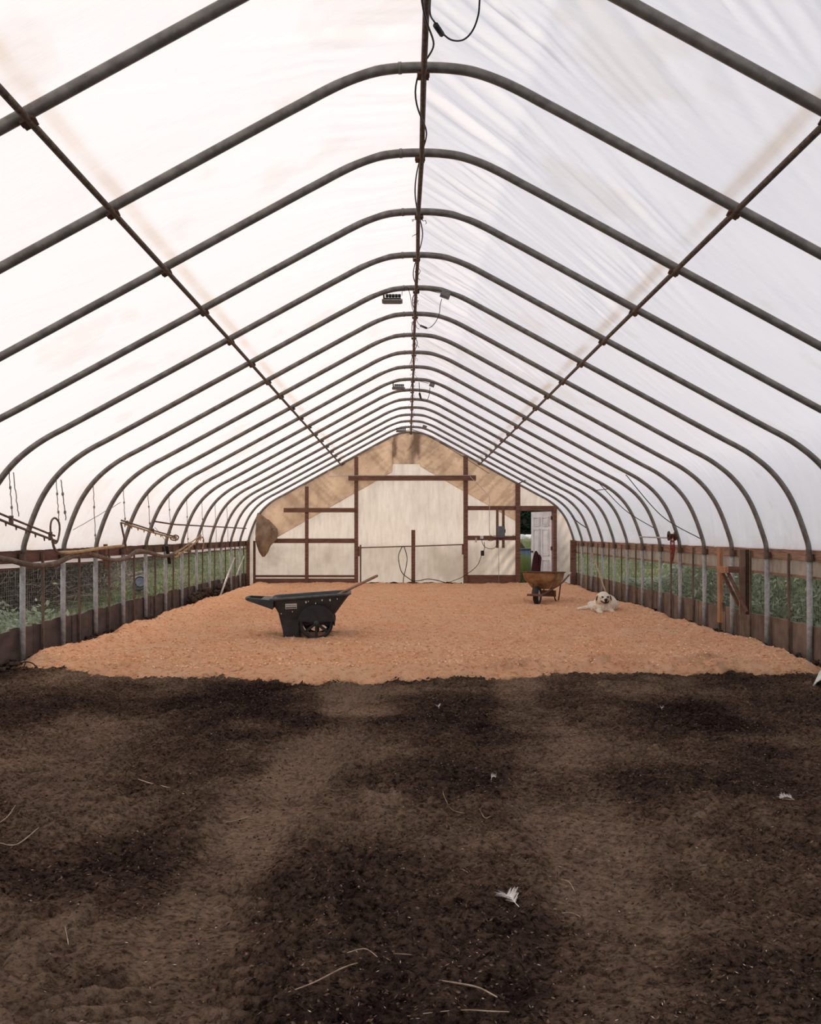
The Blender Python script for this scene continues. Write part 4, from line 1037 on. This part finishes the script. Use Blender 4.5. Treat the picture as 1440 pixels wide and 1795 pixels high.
wl = empty('wheel', (0, -.02, .178)); wl.parent = wb
RY = Matrix.Rotation(math.pi/2, 4, 'Y')
MB().lathe([(.10,-.03),(.125,-.045),(.155,-.045),(.174,-.028),(.180,0),(.174,.028),(.155,.045),(.125,.045),(.10,.03),(.10,-.03)], 36, RY).build('tyre', M_black, wl, local=True, smooth=True)
MB().lathe([(.001,-.045),(.02,-.045),(.022,-.015),(.06,-.012),(.085,-.03),(.102,-.032),(.102,.032),(.085,.03),(.06,.012),(.022,.015),(.02,.045),(.001,.045)], 28, RY).build('rim', M_white, wl, local=True, smooth=True)
for s_ in (-1, 1):
    MB().tube(spline([(s_*.085,-.24,.20),(s_*.10,-.02,.205),(s_*.17,.35,.27),(s_*.25,.9,.36),(s_*.30,1.25,.47),(s_*.31,1.42,.52)], 4), .018, 8).build('handle', M_lath, wb, local=True, smooth=True)
    MB().tube([(s_*.31,1.38,.508),(s_*.315,1.50,.545)], .021, 10).build('grip', M_conduit, wb, local=True, smooth=True)
    MB().tube(spline([(s_*.19,.42,.27),(s_*.22,.60,.02),(s_*.23,.74,.015),(s_*.25,.86,.345)], 4), .013, 8).build('leg', M_iron, wb, local=True, smooth=True)
    MB().tube([(s_*.075,-.02,.178),(s_*.10,-.02,.178)], .02, 8).build('axle_bracket', M_conduit, wb, local=True, smooth=True)
    MB().beam((s_*.10,.05,.22),(s_*.11,.12,.46), .025, .006).build('tray_brace', M_iron, wb, local=True)
MB().tube([(-.085,-.02,.178),(.085,-.02,.178)], .009, 8).build('axle', M_iron, wb, local=True)
MB().box((-.14,-.265,.185),(.14,-.225,.225)).build('front_bar', M_wood, wb, local=True, bevel=.004)
MB().box((-.21,.62,.12),(.21,.645,.24)).build('leg_brace', M_wood, wb, local=True, bevel=.004)
T(wb, 'rusty yellow wheelbarrow with a black tyre standing before the doorway', 'wheelbarrow')

# ------------------------------------------------------------------ dog
DY = 14.35; DX = P(1058, 0, DY).x; dz = .075
dg = MB()
def R(ax, deg): return Matrix.Rotation(math.radians(deg), 3, ax)
dog_root = (DX, DY, dz)
E_ = lambda c, r, M=None: dg.ell(c, r, M, 20, 14)
# chest, trunk and haunches (the dog lies facing the camera, body running back to the right)
E_((.045,.06,.125), (.185,.17,.145)); E_((.10,.22,.145), (.185,.20,.155)); E_((.13,.40,.14), (.17,.2,.145)); E_((.14,.56,.13), (.17,.17,.13))
E_((.01,.0,.11), (.165,.12,.115)); E_((.16,.12,.12), (.12,.16,.12)); E_((-.10,.08,.09), (.10,.13,.09))
E_((.24,.50,.09), (.10,.17,.09)); E_((-.05,.55,.08), (.10,.16,.08))
# neck ruff
E_((.0,-.02,.20), (.135,.11,.12)); E_((.02,-.07,.11), (.125,.09,.11))
# forelegs and paws
for o_ in (-.085, .105):
    E_((o_,-.10,.04), (.055,.12,.042)); E_((o_,-.185,.026), (.052,.05,.030))
# skull, muzzle, cheeks
E_((-.02,-.10,.275), (.108,.11,.092)); E_((-.02,-.15,.265), (.088,.075,.070)); E_((-.02,-.215,.232), (.050,.070,.042)); E_((-.02,-.19,.205), (.060,.060,.036))
E_((-.085,-.11,.225), (.050,.06,.065)); E_((.045,-.11,.225), (.050,.06,.065))
for s_ in (-1, 1):
    E_((-.02+s_*.103,-.085,.255), (.024,.040,.070), R('Y', -s_*12))
# tail to the left
for i in range(8):
    t = i/7; E_((-.08-.26*t, .42-.1*t, .06-.015*t), (.07-.03*t, .06-.03*t, .055-.03*t))
dg.v = [(p[0]+DX, p[1]+DY, p[2]+dz) for p in dg.v]
M_fur = NM('cream_fur'); v_ = M_fur.co()
ff = M_fur.noise(M_fur.co((1,1,.45)), 26, 6, .65)
colf = M_fur.ramp(ff, [(.28, (.50,.39,.28)), (.45, (.76,.66,.53)), (.72, (.92,.84,.72))])
atf = M_fur.n('ShaderNodeAttribute', attribute_name='none')
M_furm = M_fur.pbr(colf, .95, 0, M_fur.bump(M_fur.noise(M_fur.co((1,1,.4)), 60, 5, .7), .8, .012), .1)
body = dg.build('dog', M_furm, origin=dog_root, smooth=True)
rm = body.modifiers.new('skin', 'REMESH'); rm.mode = 'VOXEL'; rm.voxel_size = .009; rm.use_smooth_shade = True
smo = body.modifiers.new('smooth', 'SMOOTH'); smo.iterations = 3; smo.factor = .5
tx = bpy.data.textures.new('fur_noise', 'CLOUDS'); tx.noise_scale = .035; tx.noise_depth = 3
dp = body.modifiers.new('fur', 'DISPLACE'); dp.texture = tx; dp.strength = .014; dp.mid_level = .5; dp.texture_coords = 'LOCAL'
T(body, 'cream long haired dog lying on the shavings and facing the camera', 'dog')
def dpart(name, c, r, mat, M=None, nu=12, nv=8):
    m_ = MB(); m_.ell((DX+c[0], DY+c[1], dz+c[2]), r, M, nu, nv); return m_.build(name, mat, body, smooth=True)
M_nose = simple('dark_nose', (.010,.008,.008), (.02,.016,.015), 20, .4, bump=0)
M_tear = simple('brown_fur', (.10,.06,.035), (.20,.13,.08), 30, .9, bump=0)
dpart('nose', (-.02,-.286,.243), (.030,.014,.024), M_nose)
dpart('lip', (-.02,-.280,.210), (.021,.015,.028), M_nose)
for s_ in (-1, 1):
    dpart('eye', (-.02+s_*.045,-.232,.285), (.019,.015,.015), M_nose)
m_ = MB()
m_.tube(spline([(DX-.085,DY-.205,dz+.222),(DX-.060,DY-.250,dz+.197),(DX-.02,DY-.268,dz+.186),(DX+.02,DY-.250,dz+.197),(DX+.045,DY-.205,dz+.222)], 5), .0095, 6); m_.build('mouth', M_nose, body, smooth=True)
for s_ in (-1, 1):
    m_ = MB(); m_.ell((DX-.02+s_*.118, DY-.125, dz+.262), (.011,.022,.046), R('Y', -s_*14), 12, 8); eo = m_.build('ear_edge', M_tear, body, smooth=True); eo['label'] = 'brown ear edge'

# ------------------------------------------------------------------ things lying on the soil
def on_soil(u, v, h=0):
    Y = (EYE-h)*F/(v-V0); x = (u-U0)*Y/F; z = soil_z(x, Y); Y = (EYE-z-h)*F/(v-V0); x = (u-U0)*Y/F; return Vector((x, Y, soil_z(x, Y)+h))
sticks = [
 ([(242,1367),(262,1373),(298,1380)], .008, 'pale peeled stick lying on the soil left of centre, below the dark patch'),
 ([(0,1484),(30,1478),(68,1464)], .006, 'straight pale straw on the soil at the left edge'),
 ([(0,1438),(14,1432),(27,1411)], .005, 'curved straw on the soil at the left edge, above the straight one'),
 ([(114,1618),(118,1636),(120,1657)], .004, 'short upright looking straw on the soil at lower left'),
 ([(506,1733),(550,1722),(600,1705),(627,1691)], .005, 'long thin stick slanting up to the right at bottom centre left'),
 ([(770,1716),(805,1722),(840,1733),(872,1748)], .006, 'brown stick lying at the bottom, above the curved straw'),
 ([(742,1777),(775,1768),(820,1768),(860,1774),(893,1782)], .004, 'long curved pale straw at the very bottom right of centre'),
 ([(777,1387),(779,1402),(792,1418),(814,1427)], .003, 'thin hooked straw on the soil right of centre'),
 ([(841,1418),(850,1427),(860,1431)], .004, 'short straw right of the thin hooked one'),
 ([(806,1512),(812,1520),(821,1531)], .0035, 'short slanting straw between the hooked straw and the feather'),
 ([(985,1542),(998,1547),(1008,1560)], .004, 'small straw in the right wheel track'),
 ([(985,1598),(1003,1601),(1018,1608)], .004, 'small straw in the right wheel track just below the other'),
 ([(608,1664),(640,1668),(662,1686)], .004, 'thin straw bent over the dark soil left of bottom centre'),
 ([(690,1672),(705,1674),(722,1682)], .004, 'short straw right of the bent one at bottom centre'),
 ([(165,1700),(180,1710),(198,1713)], .005, 'short brown stick at the lower left'),
 ([(1362,1396),(1375,1400),(1392,1403)], .004, 'thin forked straw at the right of the soil'),
 ([(395,1441),(415,1439),(438,1430)], .005, 'thin dark stick in the left wheel track'),
]
for pts, r, lb in sticks:
    r *= .5; pp = [on_soil(u, v, .008+r) for u, v in pts]; pp = spline(pp, 6)
    rr = [r*(.5+.5*math.sin(math.pi*min(1, (i+1)/len(pp)*.9))) for i in range(len(pp))]
    o = MB().tube(pp, rr, 6).build('straw', M_straw, smooth=True); T(o, lb, 'straw', 'sticks and straws lying on the soil')
# twig on the edge of the shavings (left)
tw = MB(); tp = [P(34,1155,8.95), P(45,1163,8.9), P(58,1166,8.85), P(72,1168,8.8)]
for p in tp: p.z = bed_z(p.x, p.y)+.03
tw.tube(spline(tp, 5), .006, 6); tw.tube([tp[1], tp[1]+Vector((-.01,-.05,-.08))], .006, 5)
T(tw.build('twig', M_clod), 'dark forked twig lying on the shavings at the left', 'twig')

# feathers
M_feather = NM('feather'); g_ = M_feather.n('ShaderNodeBsdfTranslucent'); g_.inputs[0].default_value = (.85,.8,.75,1); dfe = M_feather.n('ShaderNodeBsdfDiffuse'); dfe.inputs[0].default_value = (.86,.80,.74,1)
mxx = M_feather.n('ShaderNodeMixShader', Fac=.25); M_feather.l(dfe.outputs[0], mxx.inputs[1]); M_feather.l(g_.outputs[0], mxx.inputs[2]); M_feather.l(mxx.outputs[0], M_feather.out.inputs[0]); M_fe = M_feather.m
def feather(u, v, L, ang_, label, grp=True, wide=1.0):
    c = on_soil(u, v, .012); t = empty('feather', c, 0)
    a = math.radians(ang_); d = Vector((math.cos(a), math.sin(a), 0)); s = Vector((-d.y, d.x, 0))
    q = [c+d*L*(i/10-.5)+s*L*.05*math.sin(i/10*5)+Vector((0,0,.012*math.sin(math.pi*i/10))) for i in range(11)]
    MB().tube(q, [L*.016*(1-.8*i/10) for i in range(11)], 5).build('quill', M_fe, t)
    for sg in (-1, 1):
        m_ = MB()
        for i in range(60):
            f_ = .2+.8*i/60; k_ = f_*10; i0 = int(min(9, k_)); p = q[i0].lerp(q[i0+1], k_-i0)
            wl_ = L*.30*wide*math.sin(math.pi*min(1, (f_-.12)*1.08))**.6*(1+.35*math.sin(i*.37+sg))*(.8+random.random()*.3)
            e1 = p+s*sg*wl_+d*wl_*.75+Vector((0,0,random.uniform(.0,.022)))
            m_.add([p-d*L*.008, p+d*L*.012, e1+d*L*.008, e1-d*L*.004], [(0,1,2,3)])
        m_.build('vane', M_fe, t)
    T(t, label, 'feather', 'white feathers on the soil'); return t
feather(898, 1580, .105, 112, 'large fluffy white feather lying on the soil at lower right of centre', wide=1.25)
feather(769, 1245, .07, 100, 'small white feather on the soil below the shavings edge')
feather(865, 1366, .06, 60, 'small thin white feather right of centre on the soil', wide=.5)
feather(1161, 1245, .05, 75, 'tiny white feather on the dark soil at right')
feather(1381, 1400, .07, 170, 'wispy grey-white feather near the right edge of the soil', wide=.6)

# ------------------------------------------------------------------ outside, left
def leafmesh(name, mat, n, fx_, size, asp=.45, up=.3):
    c = np.array([fx_() for _ in range(n)]); return scatter(name, mat, c[:,0], c[:,1], c[:,2], size, size*asp, 1.2, up)
def brush_pt():
    y = random.uniform(10.5, 40); x = random.gauss(-7.7, .5) if y < 20.5 else random.gauss(-11, .9)
    if random.random() < .35 and y > 20.5: y = random.uniform(11, 20); x = random.gauss(-7.7, .5)
    h = 1.8*random.random()**.75*(1+.25*math.sin(y*1.7))
    return (x, y, max(.02, h))
o = leafmesh('hedge', M_brush, 60000, brush_pt, .10); T(o, 'dull green and brown scrub hedge beyond the left opening', 'hedge', kind='stuff')
m_ = MB()
for _ in range(2600):
    x, y, z = brush_pt(); x += .45
    a = Vector((x, y, max(0, z-.3))); d = Vector((random.gauss(0,.5), random.gauss(0,.5), random.uniform(.2,1))).normalized()*random.uniform(.3,.9)
    m_.tube([a, a+d*.5+Vector((random.gauss(0,.03),random.gauss(0,.03),0)), a+d], [.009,.007,.003], 4, cap=False)
T(m_.build('bare_twigs', M_twig), 'tangle of bare brown twigs in the scrub beyond the left opening', 'twigs', kind='stuff')
def pile(c, r, n, h, label):
    m_ = MB()
    for _ in range(n):
        a = Vector((c[0]+random.gauss(0,r), c[1]+random.gauss(0,r), random.random()*h)); d = Vector((random.gauss(0,1), random.gauss(0,1), random.gauss(0,.45))).normalized()*random.uniform(.2,.6)
        m_.tube([a, a+d*.5+Vector((0,0,.03)), a+d], [.012,.009,.004], 5, cap=False)
    T(m_.build('brush_pile', M_straw), label, 'brush pile', kind='stuff')
pile((-7.3,16.4,0), .40, 190, .45, 'pale pile of cut sticks on the grass behind the nearest left openings')
pile((-8.0,22.0,0), .8, 260, .45, 'long low pile of cut sticks farther along the left side')
o = MB().tube([(-7.6,19.2,.1),(-8.2,26.5,.22)], .05, 8).build('fallen_pole', M_twig); T(o, 'long grey pole lying on the grass outside the left openings', 'pole')
# barrel on its side
bc = P(244, 1023, 20.5)
bb = empty('drum', (bc.x, bc.y, 0.0)); RYm = Matrix.Translation((bc.x, bc.y, bc.z)) @ Matrix.Rotation(math.radians(78), 4, 'X') @ Matrix.Rotation(math.radians(22), 4, 'Y') @ Matrix.Scale(.66, 4)
M_drum = simple('faded_blue_plastic', (.16,.18,.22), (.28,.31,.37), 5, .5, bump=.1)
m_ = MB().lathe([(.001,.42),(.14,.43),(.22,.42),(.245,.38),(.25,.2),(.255,.15),(.25,.1),(.25,-.1),(.255,-.15),(.25,-.2),(.245,-.4),(.001,-.42)], 28, RYm); m_.build('shell', M_drum, bb, smooth=True)
m_ = MB().lathe([(.20,.425),(.20,.445),(.17,.445),(.17,.425)], 24, RYm); m_.build('lid_ring', M_black, bb, smooth=True)
T(bb, 'faded blue-grey plastic drum outside beyond the left opening', 'drum')
m_ = MB().tube([(bc.x, bc.y, ground_z(bc.x, bc.y)-.05),(bc.x, bc.y, bc.z-.2)], .14, 10); T(m_.build('stump', M_twig), 'stump under the blue-grey drum', 'stump')
# grass
def grass_obj(name, n, fx_, hgt_, label):
    c = np.array([fx_() for _ in range(n)]); a = RNG.random(n)*2*np.pi; h = hgt_*(.5+RNG.random(n)); wv = .012+.008*RNG.random(n)
    dx = np.cos(a)*wv; dy = np.sin(a)*wv; lx = RNG.normal(size=n)*h*.35; ly = RNG.normal(size=n)*h*.35
    co = np.stack([np.stack([c[:,0]-dx, c[:,1]-dy, c[:,2]], -1), np.stack([c[:,0]+dx, c[:,1]+dy, c[:,2]], -1), np.stack([c[:,0]+lx, c[:,1]+ly, c[:,2]+h], -1)], 1).reshape(-1, 3)
    T(np_mesh(name, co, np.arange(n*3).reshape(n, 3), M_grass, smooth=False), label, 'grass', kind='stuff')
grass_obj('grass', 26000, lambda: (random.uniform(-14,-4.6), (y:=random.uniform(9, 46)), ground_z(-8, y)-.03), .10, 'green grass growing outside the left side')
grass_obj('grass', 16000, lambda: (random.uniform(4.6,14), (y:=random.uniform(12, 50)), ground_z(8, y)-.03), .16, 'green grass growing outside the right side')
o = leafmesh('leafy_weeds', M_weed, 1500, lambda: (random.gauss(-5.6,.35), random.uniform(9.5,13.2), abs(random.gauss(0,.16))), .09); T(o, 'pale leafy weeds just outside the nearest left opening', 'weeds', kind='stuff')
m_ = MB()
for i in range(7):
    y = 28+i*2.2; x = -13-random.random()*2; 
    m_.tube([(x,y,0),(x+.1,y,1.0),(x+.05,y,2.2)], .05, 6)
T(m_.build('saplings', M_twig), 'bare sapling stems in the scrub far to the left', 'saplings', kind='stuff')

# ------------------------------------------------------------------ outside, right
def weed_pt():
    y = random.uniform(7, 21.5); x = 5.35+abs(random.gauss(0,1.0))
    hm = 1.25*(1-.75*float(sstep(15,19.5,np.array([y]))[0]))
    if 10.3 < y < 12 : hm *= .95
    return (x, y, random.random()**.75*hm)
o = leafmesh('weed_thicket', M_weed, 42000, weed_pt, .10, .42); T(o, 'thick bank of leafy green weeds outside the right openings', 'weeds', kind='stuff')
m_ = MB()
for _ in range(420):
    x, y, z = weed_pt(); m_.tube([(x,y,0),(x+random.gauss(0,.05),y+random.gauss(0,.05),z*.6),(x+random.gauss(0,.1),y+random.gauss(0,.1),z)], .005, 4, cap=False)
T(m_.build('weed_stems', M_grass), 'upright green stems among the weeds outside the right openings', 'weed stems', kind='stuff')
o = leafmesh('far_bushes', M_weed, 9000, lambda: (random.uniform(9.0,12.5), random.uniform(24,46), random.random()*1.6), .16); T(o, 'grey-green bushes far beyond the right openings', 'bushes', kind='stuff')

# ------------------------------------------------------------------ outside, behind the doorway
tx0 = P(924, 0, 26.5).x
tb = empty('blue_tub', (P(922,0,27).x, 27.0, .0))
M_blue = simple('blue_plastic', (.02,.07,.30), (.04,.13,.48), 6, .45, bump=.05)
c = P(922, 990, 27.0)
RT = Matrix.Translation((c.x, 27.0, 0))
MB().lathe([(.001,.02),(.25,.02),(.28,.05),(.29,.3),(.305,.32),(.29,.34),(.29,.62),(.305,.64),(.285,.66),(.27,.90)], 30, RT).build('shell', M_blue, tb, smooth=True)
MB().lathe([(.27,.89),(.295,.90),(.295,.93),(.25,.945),(.001,.945)], 30, RT).build('lid', M_black, tb, smooth=True)
T(tb, 'blue plastic barrel standing outside the open doorway', 'barrel')
# pale lettering band on the barrel is only a smear of white
def gr(): return (random.uniform(2.9,4.4), (y:=random.uniform(23.3, 26.6)), 0.0)
c_ = np.array([gr() for _ in range(5200)])
h = .72*(.4+RNG.random(len(c_))); a = RNG.random(len(c_))*6.28; dx = np.cos(a)*.008; dy = np.sin(a)*.008
co = np.stack([np.stack([c_[:,0]-dx, c_[:,1]-dy, c_[:,2]], -1), np.stack([c_[:,0]+dx, c_[:,1]+dy, c_[:,2]], -1), np.stack([c_[:,0]+RNG.normal(size=len(c_))*.12, c_[:,1]+RNG.normal(size=len(c_))*.12, h], -1)], 1).reshape(-1,3)
T(np_mesh('tall_grass', co, np.arange(len(co)).reshape(-1,3), M_grass, smooth=False), 'tall grey-green grass just outside the doorway', 'grass', kind='stuff')
# dark mound left
m_ = MB(); m_.ell((P(909,0,30).x-.1, 30, .55), (.42,.5,.62), nu=16, nv=10)
T(m_.build('compost_heap', M_clod, smooth=True), 'dark rounded heap behind the blue barrel', 'heap')
# white cattle
def cow(x, y, sc, rz, label):
    t = empty('cow', (x, y, ground_z(x, y)), rz)
    sk = bpy.data.meshes.new('cow_body'); V_ = [(0,0,.95),(.55,0,1.0),(.85,0,1.08),(1.1,0,.80),(1.3,0,.45),(-.55,0,1.0),(-.8,0,.95),
          (.55,.2,.55),(.55,.2,.02),(.5,-.2,.55),(.6,-.2,.02),(-.6,.2,.55),(-.65,.2,.02),(-.6,-.2,.55),(-.5,-.2,.02),(-.9,0,.5)]
    Ed = [(0,1),(1,2),(2,3),(3,4),(0,5),(5,6),(1,7),(7,8),(1,9),(9,10),(5,11),(11,12),(5,13),(13,14),(6,15)]
    sk.from_pydata([tuple(np.array(p)*sc) for p in V_], Ed, []); b_ = bpy.data.objects.new('body', sk); C.objects.link(b_); b_.parent = t
    sk.materials.append(M_cow)
    md = b_.modifiers.new('skin', 'SKIN'); rad = [.33,.31,.20,.15,.09,.31,.2,.10,.05,.10,.05,.11,.05,.11,.05,.03]
    for i, r_ in enumerate(rad): sk.skin_vertices[0].data[i].radius = (r_*sc, r_*sc)
    sk.skin_vertices[0].data[0].use_root = True
    b_.modifiers.new('sub', 'SUBSURF').levels = 2; b_.modifiers['sub'].render_levels = 2
    for s_ in (-1, 1):
        MB().ell((1.08*sc, s_*.17*sc, .88*sc), (.04*sc,.10*sc,.05*sc), nu=8, nv=6).build('ear', M_cow, t, local=True, smooth=True)
    T(t, label, 'cow', 'white cattle in the pasture'); return t
M_cow = simple('white_hide', (.62,.58,.52), (.80,.77,.72), 4, .9, bump=.1)
cow(P(916,0,76).x, 76, 1.0, math.radians(250), 'white cow grazing at the left, seen through the doorway')
cow(P(928,0,76).x, 76.5, 1.0, math.radians(295), 'white cow grazing next to the door leaf, seen through the doorway')
# conifers
def conifer(x, y, hgt_, rad_, label, nn_=5000):
    t = empty('conifer', (x, y, ground_z(x, y)-.1))
    z0 = ground_z(x, y)
    MB().tube([(x,y,z0-.1),(x,y,z0+hgt_*.9)], [.22,.05], 8).build('trunk', M_twig, t)
    cc = []
    for _ in range(nn_):
        h_ = random.random()**1.2; r_ = rad_*(1-h_)*(.45+.55*random.random())*(1+.25*math.sin(h_*60)); a = random.random()*6.283
        cc.append((x+r_*math.cos(a), y+r_*math.sin(a), z0+.3+h_*hgt_-r_*.25))
    cc = np.array(cc); o_ = scatter('foliage', M_conif, cc[:,0], cc[:,1], cc[:,2], .75, .22, .5, -.25)
    me = o_.data; vv = np.zeros(len(me.vertices)*3, np.float32); me.vertices.foreach_get('co', vv); vv = vv.reshape(-1,3)-np.array(t.location, np.float32); me.vertices.foreach_set('co', vv.ravel()); me.update()
    o_.parent = t; T(t, label, 'tree', 'dark trees behind the pasture')
conifer(P(921,0,84).x, 84, 11, 3.2, 'dark conifer seen through the doorway, nearest to the door post')
conifer(P(952,0,90).x, 90, 13, 3.6, 'dark conifer behind the white door leaf')
conifer(P(889,0,91).x, 91, 12, 3.8, 'dark conifer behind the end wall, left of the doorway')
conifer(P(985,0,82).x, 82, 10, 3.4, 'dark conifer behind the end wall, right of the doorway')
